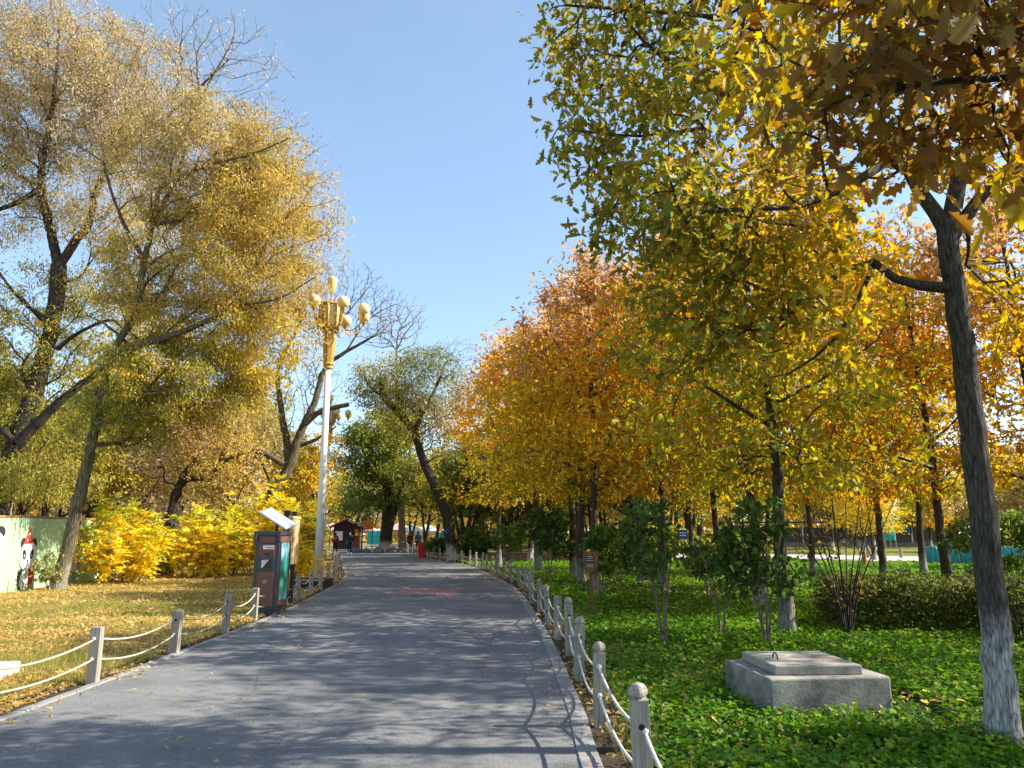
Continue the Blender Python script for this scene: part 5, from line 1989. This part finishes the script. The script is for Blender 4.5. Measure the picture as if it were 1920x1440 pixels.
hedge('clipped dark green and bronze hedge behind the concrete block and left of the near oak', 5.35, 8.9, 13.0, 1.6, 0.94, 20000, 101, [(4, (0.08, 0.115, 0.022)), (2, (0.14, 0.16, 0.03)), (1, (0.22, 0.15, 0.035)), (2, (0.05, 0.08, 0.02))])
hedge('lower bushy green hedge partly hidden behind the near oak trunk', 7.2, 12.0, 11.6, 1.4, 0.95, 14000, 102, [(3, (0.07, 0.10, 0.02)), (2, (0.12, 0.14, 0.03)), (1, (0.2, 0.17, 0.03))])

# ================================================================== GROUND PLANTS AND LITTER
rg = np.random.default_rng(110)


def wedge(n, y0, y1, xa, xb, xfun=None):
    """points with about even density over the picture"""
    y = y0 * (y1 / y0) ** rg.random(n)
    x = xa(y) + (xb(y) - xa(y)) * rg.random(n)
    return x, y


def rx(y):
    return np.interp(y, RC[:, 1], RC[:, 0])


def lx(y):
    return np.interp(y, LC[:, 1], LC[:, 0])


# round-leaved ground cover, bed on the right
n = 250000
x, y = wedge(n, 4.2, 42, lambda y: rx(y) + 0.42, lambda y: np.minimum(0.76 * y + 2.5, 24))
cl = Clump(0.7, rg)
cl2 = Clump(2.6, rg)
P = np.stack([x, y, np.zeros(n)], 1)
den = cl(P * 1.0) + 0.8 * cl2(P)
edge = np.clip((x - rx(y) - 0.42) / 0.5, 0, 1)
keep = (den > -0.55 + rg.normal(0, .25, n)) & (rg.random(n) < 0.25 + edge) & ~((np.abs(x - 2.74) < .62) & (np.abs(y - 7.42) < .57))
P = P[keep]
n = len(P)
P[:, 2] = 0.02 + np.abs(rg.normal(0.05, 0.04, n)) + 0.03 * np.maximum(den[keep], 0)
S = rg.uniform(0.019, 0.044, n) * (1 + P[:, 1] / 26)
pal = [(5, (0.065, 0.165, 0.014)), (5, (0.105, 0.23, 0.018)), (3, (0.19, 0.31, 0.025)), (0.4, (0.42, 0.4, 0.04))]
tint = pick(pal, n, rng=rg) * (1 + .25 * cl2(P)[:, None])
D = np.stack([rg.normal(0, 1, n), rg.normal(0, 1, n), rg.normal(0.1, .3, n)], 1)
Nn = np.stack([rg.normal(0, .4, n), rg.normal(-.1, .4, n), np.ones(n)], 1)
o = bpy.data.objects.new('ground_cover', leaves_mesh('ground_cover', P, D, Nn, S, np.clip(tint, .004, .9), 'round', M['leaf_low']))
link(o)
tag(o, kind='stuff')

# grass blades on both verges
def blades(name, n, y0, y1, xa, xb, pal, h0, h1, thr):
    x, y = wedge(n, y0, y1, xa, xb)
    P = np.stack([x, y, np.zeros(n)], 1)
    c = Clump(1.1, rg)
    keep = c(P) > thr
    P = P[keep]
    m = len(P)
    D = np.stack([rg.normal(0, .45, m), rg.normal(0, .45, m), np.ones(m)], 1)
    Nn = rg.normal(0, 1, (m, 3)) * np.array([1, 1, .2])
    o = bpy.data.objects.new(name, leaves_mesh(name, P, D, Nn, rg.uniform(h0, h1, m) * (1 + P[:, 1] / 40), pick(pal, m, rng=rg), 'blade', M['leaf_low']))
    link(o)
    tag(o, kind='stuff')


GR = [(3, (0.14, 0.2, 0.03)), (2, (0.24, 0.26, 0.045)), (2, (0.42, 0.34, 0.09)), (2, (0.52, 0.4, 0.15))]
blades('grass', 110000, 5.5, 26, lambda y: np.maximum(-0.74 * y - 1.5, -14), lambda y: lx(y) - 0.25, GR, 0.04, 0.11, -0.05)
blades('verge_grass', 16000, 4.2, 34, lambda y: rx(y) + 0.3, lambda y: rx(y) + 1.7, [(2, (0.12, 0.17, 0.03)), (3, (0.30, 0.24, 0.07)), (2, (0.42, 0.32, 0.13))], 0.05, 0.15, 0.12)


def litter(name, n, y0, y1, xa, xb, pal, s0, s1, thr, z=0.012, up=1.0):
    x, y = wedge(n, y0, y1, xa, xb)
    P = np.stack([x, y, np.full(n, z)], 1)
    c = Clump(2.2, rg)
    keep = c(P) + rg.normal(0, .3, n) > thr
    P = P[keep]
    m = len(P)
    P[:, 2] += rg.random(m) * 0.02
    D = np.stack([rg.normal(0, 1, m), rg.normal(0, 1, m), rg.normal(.1, .25, m)], 1)
    Nn = np.stack([rg.normal(0, .45, m), rg.normal(0, .45, m), np.full(m, up)], 1)
    o = bpy.data.objects.new(name, leaves_mesh(name, P, D, Nn, rg.uniform(s0, s1, m) * (1 + P[:, 1] / 30), pick(pal, m, rng=rg), 'oak_lite', M['leaf_dry']))
    link(o)
    tag(o, kind='stuff')


LIT_P = [(4, (0.52, 0.34, 0.10)), (3, (0.6, 0.42, 0.13)), (2, (0.38, 0.23, 0.07)), (2, (0.68, 0.5, 0.16)), (1, (0.24, 0.13, 0.05))]
litter('fallen_leaves', 85000, 6.5, 40, lambda y: np.maximum(-0.74 * y - 1.5, -14.2), lambda y: lx(y) - 0.2, LIT_P, 0.028, 0.055, 0.15)
litter('lawn_leaves', 90000, 10.5, 40, lambda y: np.maximum(-0.74 * y - 1.5, -14.2), lambda y: lx(y) - 0.2, [(4, (0.66, 0.46, 0.15)), (3, (0.74, 0.55, 0.2)), (2, (0.5, 0.32, 0.1)), (1, (0.3, 0.18, 0.06))], 0.03, 0.055, -0.12, 0.03)
litter('leaf_litter', 9000, 4.4, 34, lambda y: rx(y) + 0.12, lambda y: rx(y) + 9, LIT_P, 0.04, 0.075, 0.15, 0.09)
litter('kerb_litter', 600, 4.6, 38, lambda y: rx(y) - 0.22, lambda y: rx(y) + 0.5, LIT_P, 0.03, 0.06, 0.1, 0.03)
litter('edge_litter', 1800, 5.5, 38, lambda y: lx(y) - 0.15, lambda y: lx(y) + 0.28, LIT_P, 0.025, 0.05, 0.15, 0.034)
litter('path_litter', 260, 5.5, 36, lambda y: lx(y), lambda y: lx(y) + 3.2, LIT_P, 0.025, 0.05, 0.0, 0.02)

# ================================================================== PEOPLE
def skin_mesh(name, joints, bones, mat, parent, sub=1):
    bm = bmesh.new()
    lay = bm.verts.layers.skin.verify()
    vs = {}
    for i, (k, (p, r)) in enumerate(joints.items()):
        v = bm.verts.new(p)
        v[lay].radius = (r, r) if not hasattr(r, '__len__') else r
        v[lay].use_root = (i == 0)
        vs[k] = v
    for a, b_ in bones:
        bm.edges.new((vs[a], vs[b_]))
    me = bpy.data.meshes.new(name)
    bm.to_mesh(me)
    bm.free()
    o = bpy.data.objects.new(name, me)
    link(o)
    m1 = o.modifiers.new('skin', 'SKIN')
    m1.use_smooth_shade = True
    m2 = o.modifiers.new('sub', 'SUBSURF')
    m2.levels = m2.render_levels = sub
    dg = bpy.context.evaluated_depsgraph_get()
    me2 = bpy.data.meshes.new_from_object(o.evaluated_get(dg))
    o.modifiers.clear()
    o.data = me2
    bpy.data.meshes.remove(me)
    me2.name = name
    me2.materials.clear()
    me2.materials.append(mat)
    o.parent = parent
    return o


def person(loc, label, rz, top, H=1.7, stride=0.22, arm=0.12, long_coat=0.0, mask=False, bend=0.0):
    root = thing('person', loc, label, 'person', 'people strolling on the far path', rz)
    s = H / 1.7
    J = {}

    def j(k, x, y, z, r):
        J[k] = ((x * s, y * s, z * s), (r if not hasattr(r, '__len__') else r))
    # faces -Y before rotation
    j('pelvis', 0, 0, 0.93, (0.125, 0.095))
    j('waist', 0, 0.0, 1.08, (0.115, 0.085))
    j('chest', 0, -0.01, 1.28, (0.135, 0.10))
    j('collar', 0, 0.0, 1.42, (0.075, 0.065))
    j('neck', 0, -0.005, 1.475, 0.05)
    j('head1', 0, -0.012, 1.545, (0.066, 0.078))
    j('head2', 0, -0.01, 1.62, (0.074, 0.09))
    j('head3', 0, 0.0, 1.675, (0.05, 0.06))
    j('nose', 0, -0.098, 1.585, 0.012)
    Bn = [('pelvis', 'waist'), ('waist', 'chest'), ('chest', 'collar'), ('collar', 'neck'), ('neck', 'head1'), ('head1', 'head2'), ('head2', 'head3'), ('head1', 'nose')]
    for sd, n_, f in ((-1, 'l', 1), (1, 'r', -1)):
        j('ear' + n_, 0.08 * sd, 0.0, 1.585, 0.013)
        Bn.append(('head2', 'ear' + n_))
        j('sh' + n_, 0.165 * sd, 0.0, 1.39, 0.06)
        j('el' + n_, 0.215 * sd, 0.03 - arm * f * .5, 1.12, 0.045)
        j('wr' + n_, 0.20 * sd, -0.06 - arm * f, 0.90, 0.03)
        j('pa' + n_, 0.195 * sd, -0.08 - arm * f, 0.83, (0.02, 0.034))
        for q in range(4):
            j('fg%d' % q + n_, 0.19 * sd, -0.115 + 0.022 * q - arm * f, 0.765 + (0.012 if q in (0, 3) else 0), 0.009)
            j('ft%d' % q + n_, 0.175 * sd, -0.115 + 0.022 * q - arm * f, 0.735 + (0.012 if q in (0, 3) else 0), 0.008)
            Bn += [('pa' + n_, 'fg%d' % q + n_), ('fg%d' % q + n_, 'ft%d' % q + n_)]
        j('th' + n_, 0.185 * sd, -0.125 - arm * f, 0.815, 0.010)
        Bn += [('chest', 'sh' + n_), ('sh' + n_, 'el' + n_), ('el' + n_, 'wr' + n_), ('wr' + n_, 'pa' + n_), ('pa' + n_, 'th' + n_)]
        j('hip' + n_, 0.085 * sd, 0, 0.88, 0.085)
        j('kn' + n_, 0.09 * sd, -0.03 + stride * f * -.45, 0.48, 0.055)
        j('an' + n_, 0.09 * sd, stride * f * -1 + 0.04, 0.085, 0.036)
        j('toe' + n_, 0.10 * sd, stride * f * -1 - 0.13, 0.035, (0.04, 0.026))
        Bn += [('pelvis', 'hip' + n_), ('hip' + n_, 'kn' + n_), ('kn' + n_, 'an' + n_), ('an' + n_, 'toe' + n_)]
    skin_mesh('body', J, Bn, M['skin'], root, 2)

    def sub_(keys, grow, extra=None):
        K = {}
        for k in keys:
            p, r = J[k]
            g = grow
            K[k] = (p, tuple(q + g for q in r) if hasattr(r, '__len__') else r + g)
        return K
    arms = []
    bones = [('pelvis', 'waist'), ('waist', 'chest'), ('chest', 'collar')]
    keys = ['waist', 'pelvis', 'chest', 'collar']
    for n_ in 'lr':
        keys += ['sh' + n_, 'el' + n_, 'wr' + n_]
        bones += [('chest', 'sh' + n_), ('sh' + n_, 'el' + n_), ('el' + n_, 'wr' + n_)]
    K = sub_(keys, 0.026)
    if long_coat:
        K['hem'] = ((0, 0, (0.93 - long_coat) * s), (0.17, 0.13))
        bones.append(('pelvis', 'hem'))
    skin_mesh('jacket', K, bones, top, root, 2)
    K = sub_(['pelvis', 'hipl', 'knl', 'anl', 'hipr', 'knr', 'anr'], 0.014)
    skin_mesh('trousers', K, [('pelvis', 'hipl'), ('hipl', 'knl'), ('knl', 'anl'), ('pelvis', 'hipr'), ('hipr', 'knr'), ('knr', 'anr')], M['trousers'], root, 2)
    for n_ in 'lr':
        K = sub_(['an' + n_, 'toe' + n_], 0.012)
        skin_mesh('shoe', K, [('an' + n_, 'toe' + n_)], M['shoe'] if mask else M['jacket_navy'], root, 2)
    mb = MB()
    mb.sphere((0, 0.022 * s, 1.627 * s), 0.095 * s, 14, 10, sc=(0.98, 1.02, 1.0))
    mb.sphere((0, 0.06 * s, 1.56 * s), 0.075 * s, 12, 8, sc=(1.0, 0.75, 1.2))
    mb.build('hair', M['hair'], root, smooth=True)
    mb = MB()
    for sd in (-1, 1):
        mb.sphere((0.032 * sd * s, -0.083 * s, 1.605 * s), 0.011 * s, 8, 6)
    mb.build('eye', M['ink'], root, smooth=True)
    if mask:
        mb = MB()
        mb.sphere((0, -0.06 * s, 1.55 * s), 0.062 * s, 12, 8, sc=(1.0, 0.75, 0.8))
        mb.build('face_mask', M['paper'], root, smooth=True)
    else:
        mb = MB()
        mb.box((0, -0.088 * s, 1.545 * s), (0.04 * s, 0.008, 0.008))
        mb.build('mouth', M['jacket_red'], root, bevel=0.002)
    return root


person(gp(628, 1037), 'person in a red jacket and black trousers walking on the left of the far path', R(175), M['jacket_red'], 1.66, 0.2, 0.1, 0.06)
person(gp(655, 1039), 'person in a dark coat and pale face mask walking towards the viewer', R(5), M['jacket_navy'], 1.72, 0.18, 0.1, 0.16, True)
person(gp(768, 1036), 'person in a long dark-maroon coat walking away beside the red bin', R(172), M['jacket_maroon'], 1.68, 0.16, 0.08, 0.2)
person(gp(783, 1036), 'person in a blue jacket walking away right beside the red bin', R(186), M['jacket_blue'], 1.76, 0.2, 0.1, 0.02)

# ================================================================== FAR THINGS
# red litter bin by the bend
q = gx(791, 50.5)
rb_ = thing('litter_bin', (q.x, q.y, 0), 'red wheeled litter bin beside the walkers at the path bend', 'bin')
mb = MB()
mb.box((0, 0, 0.5), (0.45, 0.5, 0.9), taper=1.18)
mb.build('body', M['red_plastic'], rb_, bevel=0.03)
mb = MB()
mb.box((0, 0, 0.98), (0.58, 0.64, 0.06))
mb.tube([(-0.22, 0.34, 0.93), (0.22, 0.34, 0.93)], 0.022, 8)
mb.build('lid', M['red_plastic'], rb_, bevel=0.02)
mb = MB()
for sx_ in (-0.2, 0.2):
    mb.lathe([(0.1, -0.03), (0.1, 0.03)], 14, mx=Matrix.Translation((sx_, 0.28, 0.1)) @ Matrix.Rotation(pi / 2, 4, 'Y'))
mb.build('wheel', M['ink'], rb_)

# maroon kiosk
q = gx(650, 78)
kk = thing('kiosk', (q.x, q.y, 0), 'dark maroon wooden kiosk with low gable roof behind the two walkers on the left', 'kiosk', rz=R(8))
mb = MB()
mb.box((0, 0, 1.1), (2.6, 2.2, 2.3))
mb.build('wall', M['kiosk_red'], kk)
mb = MB()
mb.prism([(-1.75, 2.15), (0.0, 2.95), (1.75, 2.15), (1.75, 2.27), (0, 3.1), (-1.75, 2.27)], (1, 0, 0), (0, 0, 1), (0, -1, 0), (0, 1.4, 0), 2.9)
mb.build('roof', M['kiosk_roof'], kk)
mb = MB()
mb.prism([(-1.3, 2.25), (0, 2.9), (1.3, 2.25)], (1, 0, 0), (0, 0, 1), (0, -1, 0), (0, -1.1, 0), 0.05)
mb.build('gable', M['kiosk_red'], kk)
mb = MB()
mb.box((-0.75, -1.13, 1.35), (0.75, 0.05, 0.9))
mb.build('window', M['paper'], kk)
mb = MB()
mb.box((0.2, -1.13, 1.0), (0.7, 0.05, 1.9))
mb.build('door', M['ink'], kk)
mb = MB()
for x_ in (-1.6, 1.6):
    mb.box((x_, -1.35, 1.1), (0.1, 0.1, 2.2))
mb.build('porch_post', M['kiosk_red'], kk)
mb = MB()
mb.box((1.0, -1.15, 1.7), (0.35, 0.05, 0.7))
mb.build('hanging_sign', M['orange_sign'], kk)
q = gx(687, 80)
os_ = thing('banner_board', (q.x, q.y, 0), 'orange board on legs right of the maroon kiosk', 'sign')
mb = MB()
mb.box((0, 0, 2.45), (1.3, 0.06, 0.9))
mb.build('board', M['orange_sign'], os_)
mb = MB()
for x_ in (-0.55, 0.55):
    mb.box((x_, 0.05, 1.2), (0.08, 0.08, 2.4))
mb.build('post', M['kiosk_red'], os_)


def tent(u, y, w, h, mat, label):
    q = gx(u, y)
    t = thing('market_tent', (q.x, q.y, 0), label, 'tent', 'market tents far beyond the bend')
    mb = MB()
    z = h * 0.68
    mb.poly([(-w, -w, z), (w, -w, z), (w, w, z), (-w, w, z), (0, 0, h)], [(0, 1, 4), (1, 2, 4), (2, 3, 4), (3, 0, 4)])
    for (a, b_) in (((-w, -w), (w, -w)), ((w, -w), (w, w)), ((w, w), (-w, w)), ((-w, w), (-w, -w))):
        mb.poly([(*a, z), (*b_, z), (*b_, z - .3), (*a, z - .3)], [(0, 1, 2, 3)])
    c = mb.build('canopy', mat, t)
    so_ = c.modifiers.new('cloth', 'SOLIDIFY')
    so_.thickness = 0.02
    for sx_ in (-1, 1):
        for sy_ in (-1, 1):
            mb = MB()
            mb.box((sx_ * (w - .06), sy_ * (w - .06), z / 2), (0.06, 0.06, z))
            mb.build('leg', M['metal_grey'], t)


tent(748, 96, 1.6, 3.0, M['tent_pink'], 'faded pink market tent between the tree trunks beyond the bend')
tent(772, 94, 1.5, 2.8, M['tent_white'], 'cream market tent just right of the pink tent')
tent(800, 95, 1.5, 2.8, M['tent_white'], 'cream market tent farthest right, beside the leaning willow')
tent(622, 96, 1.8, 2.9, M['tent_pink'], 'small pink tent peeking out left of the maroon kiosk')
tent(680, 94, 1.8, 2.8, M['tent_pink'], 'pink tent roof behind the orange board')


def screen(u0, u1, y, z0, z1, mat, label, name='site_screen'):
    a, b_ = gx(u0, y), gx(u1, y)
    t = thing(name, (a.x, y, 0), label, 'barrier')
    w = b_.x - a.x
    n = max(2, int(w / 1.6))
    mb = MB()
    V, fs = [], []
    m = n * 4
    for i in range(m + 1):
        yy = 0.04 * math.sin(i * 1.7)
        V += [(w * i / m, yy, z0), (w * i / m, yy, z1)]
        if i:
            fs.append((2 * i - 2, 2 * i, 2 * i + 1, 2 * i - 1))
    mb.poly(V, fs)
    c = mb.build('sheeting', mat, t)
    so_ = c.modifiers.new('cloth', 'SOLIDIFY')
    so_.thickness = 0.015
    for i in range(n + 1):
        mb = MB()
        mb.box((w * i / n, 0.09, z1 / 2 + .02), (0.06, 0.06, z1 + .06))
        mb.build('post', M['metal_grey'], t)


screen(688, 722, 88, 0.35, 1.9, M['teal'], 'bright teal screen fence left of the double-trunk green tree')
screen(816, 834, 80, 0.9, 1.7, M['teal'], 'short teal screen seen left of the leaning willow trunk')
screen(1662, 1682, 78, 0.9, 3.3, M['teal'], 'tall teal curtain screen across the lawn on the right')

# turquoise tarp row on the right
q0, q1 = gx(1740, 40), gx(1925, 37)
tp = thing('covered_row', (q0.x, q0.y, 0), 'long low row wrapped in turquoise tarpaulin beside the pale cross path', 'tarpaulin')
mb = MB()
n = 46
for i in range(n + 1):
    t = i / n
    p = Vector((q1.x - q0.x, q1.y - q0.y, 0)) * t
    h_ = 0.86 + 0.07 * math.sin(i * 1.3) + 0.04 * math.sin(i * 2.9)
    wv = 0.05 * math.sin(i * 2.1)
    for (dy, z) in ((-0.55 + wv, -0.02), (-0.5 - wv, h_ * .55), (-0.36, h_), (0.36, h_), (0.5, h_ * .5), (0.55, -0.02)):
        mb.v.append((p.x, p.y + dy, z))
    if i:
        for k in range(5):
            a = (i - 1) * 6 + k
            mb.f.append([a, a + 6, a + 7, a + 1])
            mb.m.append(0)
mb.f += [[5, 4, 3, 2, 1, 0], [n * 6 + k for k in range(6)]]
mb.m += [0, 0]
mb.build('cover', M['tarp'], tp)
mb = MB()
for i in range(9):
    p = Vector((q1.x - q0.x, q1.y - q0.y, 0)) * (i + .5) / 9
    mb.tube([(p.x, p.y - 0.6, 0.0), (p.x, p.y - .56, .5), (p.x + .03, p.y - .38, .93), (p.x + .05, p.y + .38, .93), (p.x + .03, p.y + .57, .5), (p.x, p.y + .6, 0)], 0.018, 5)
mb.build('lashing_rope', M['rope_old'], tp, smooth=True)

# bollards by the cross path
for k, (u, v, h_, mt, lb) in enumerate([(1526, 1070, 0.72, M['orange_wood'], 'orange wooden bollard near the twiggy bush on the cross path edge'),
                                        (1622, 1062, 0.72, M['orange_wood'], 'orange wooden bollard just left of a thin dark stake by the cross path'),
                                        (1628, 1046, 0.78, M['post_wood'], 'grey wooden bollard on the far side of the cross path beside the white trunk'),
                                        (1690, 1046, 0.62, M['post_wood'], 'short grey wooden bollard on the far lawn edge left of the yellowish trunk')]):
    q = gp(u, v)
    mb = MB()
    mb.lathe([(0.1, -0.05), (0.1, h_ * .82), (0.085, h_ * .85), (0.1, h_ * .88), (0.1, h_ * .97), (0.07, h_)], 10)
    o = mb.build('wooden_bollard', mt, None, loc=q)
    tag(o, lb, 'bollard', 'wooden bollards by the cross path')
q = gp(1642, 1064)
mb = MB()
mb.tube([(0, 0, -0.05), (-0.35, 0, 1.0), (-0.52, 0.02, 1.9), (-0.5, 0.02, 2.4)], [0.03, 0.028, 0.024, 0.02], 7)
o = mb.build('support_stake', M['bark_dark'], None, loc=q)
tag(o, 'thin dark leaning stake behind the hedge by the cross path', 'stake')

# low pavilion and kiosk goods across the lawn
q = gx(1600, 92)
pv = thing('pavilion', (q.x, q.y, 0), 'low dark open shelter across the lawn between the yellow trees', 'shelter')
mb = MB()
mb.box((0, 0, 0.25), (30, 5, 0.5))
mb.build('terrace', M['rock'], pv)
mb = MB()
mb.box((0, 0, 2.9), (28, 3.0, 0.16))
mb.build('roof', M['kiosk_roof'], pv)
for i in range(9):
    mb = MB()
    mb.box((-13 + i * 3.25, -1.3, 1.67), (0.18, 0.18, 2.3))
    mb.build('column', M['metal_grey'], pv)
mb = MB()
mb.box((0, 1.8, 1.4), (27, 0.2, 1.8))
mb.build('back_wall', M['rock'], pv)
mb = MB()
mb.box((6, -1.42, 2.0), (1.0, 0.06, 0.9))
mb.build('blue_notice', M['blue_paint'], pv)

# rail fence and benches in the shade
a = gx(900, 47)
rf = thing('rail_fence', (a.x, 47, 0), 'low weathered wooden rail fence crossing behind the right green bed', 'fence')
w = gx(1090, 47).x - a.x
for i in range(6):
    mb = MB()
    mb.box((w * i / 5, 0, 0.5), (0.12, 0.12, 1.05))
    mb.build('post', M['post_wood'], rf)
for z in (0.4, 0.72, 0.98):
    mb = MB()
    mb.box((w / 2, -0.08, z), (w, 0.05, 0.1))
    mb.build('rail', M['post_wood'], rf)


def bench(u, y, rz, label):
    q = gx(u, y)
    t = thing('park_bench', (q.x, q.y, 0), label, 'bench', None, rz)
    mb = MB()
    for i in range(4):
        mb.box((0, -0.2 + i * 0.12, 0.45), (1.7, 0.1, 0.04))
    mb.build('seat', M['brown_wood'], t)
    mb = MB()
    for i in range(3):
        mb.box((0, 0.24, 0.58 + i * 0.13), (1.7, 0.04, 0.1))
    mb.build('backrest', M['brown_wood'], t)
    for sx_ in (-0.7, 0.7):
        mb = MB()
        mb.box((sx_, -0.17, 0.21), (0.06, 0.06, 0.42))
        mb.box((sx_, 0.22, 0.42), (0.06, 0.06, 0.85))
        mb.box((sx_, 0.02, 0.4), (0.06, 0.44, 0.05))
        mb.build('leg', M['bark_dark'], t)


bench(975, 44, 0.1, 'dark wooden bench in the shade beyond the bend of the right fence')
bench(1195, 45, -0.1, 'brown wooden bench far behind the row oaks near a grey kerb')

# white frame sign and post, blue sign on post
q = gx(857, 60)
fs_ = thing('frame_sign', (q.x, q.y, 0), 'white square tube frame holding a pale box right of the leaning willow', 'sign')
mb = MB()
mb.tube([(-0.55, 0, 0), (-0.55, 0, 2.75), (0.3, 0, 2.75), (0.3, 0, 0.0)], 0.035, 6)
mb.build('frame', M['metal_grey'], fs_)
mb = MB()
mb.box((-0.35, 0, 2.2), (0.45, 0.3, 0.6))
mb.build('box', M['metal_grey'], fs_, bevel=0.02)
q = gx(1283, 36)
bs = thing('blue_sign', (q.x, q.y, 0), 'small blue rectangular sign on a thin post between the shrubs', 'sign')
mb = MB()
mb.box((0, 0, 1.55), (0.45, 0.04, 0.42))
mb.build('plate', M['blue_paint'], bs, bevel=0.01)
mb = MB()
mb.tube([(0, 0.03, -0.05), (0, 0.03, 1.4)], 0.025, 8)
mb.build('post', M['metal_grey'], bs)
mb = MB()
for z in (1.62, 1.5):
    mb.box((0, -0.024, z), (0.3, 0.004, 0.05))
mb.build('lettering', M['paper'], bs)

# stones round the double tree
rg = np.random.default_rng(130)
for k in range(9):
    a = -2.9 + k * 0.33
    q = gx(722, 66) + Vector((3.6 * math.cos(a) + 1.0, 2.0 * math.sin(a) - 0.4, 0))
    mb = MB()
    mb.sphere((0, 0, 0.12), rg.uniform(.35, .6), 9, 6, sc=(1.2, .9, .6))
    mb.v = [tuple(np.array(v) * (1 + rg.normal(0, .07))) for v in mb.v]
    o = mb.build('boulder', M['rock'], None, loc=q)
    o.rotation_euler = (0, 0, rg.random() * 6)
    tag(o, 'one of the grey boulders ringed around the foot of the double-trunk green tree', 'boulder', 'boulders round the double-trunk tree')

# striped flag among the left branches
q = gx(8, 44)
fl = thing('striped_flag', (q.x, q.y, 0), 'rainbow striped flag on a tall pole among branches at the far left edge', 'flag')
zt = at(15, 575, 44).z
mb = MB()
mb.tube([(0, 0, 0), (0, 0, zt + .3)], 0.05, 8)
mb.build('pole', M['metal_grey'], fl)
cols = [M['teal'], M['red_plastic'], M['blue_paint'], M['teal'], M['mural_orange'], M['red_plastic']]
mb = MB()
for i in range(6):
    for jx in range(6):
        x0, x1 = 0.05 + jx * .2, 0.25 + jx * .2
        z0 = zt - i * .2
        f_ = lambda x: (0.06 * math.sin(x * 6), -0.28 * x)
        mb.poly([(x0, f_(x0)[0], z0 + f_(x0)[1]), (x1, f_(x1)[0], z0 + f_(x1)[1]), (x1, f_(x1)[0], z0 - .2 + f_(x1)[1]), (x0, f_(x0)[0], z0 - .2 + f_(x0)[1])], [(0, 1, 2, 3)], i)
c = mb.build('cloth', cols, fl)
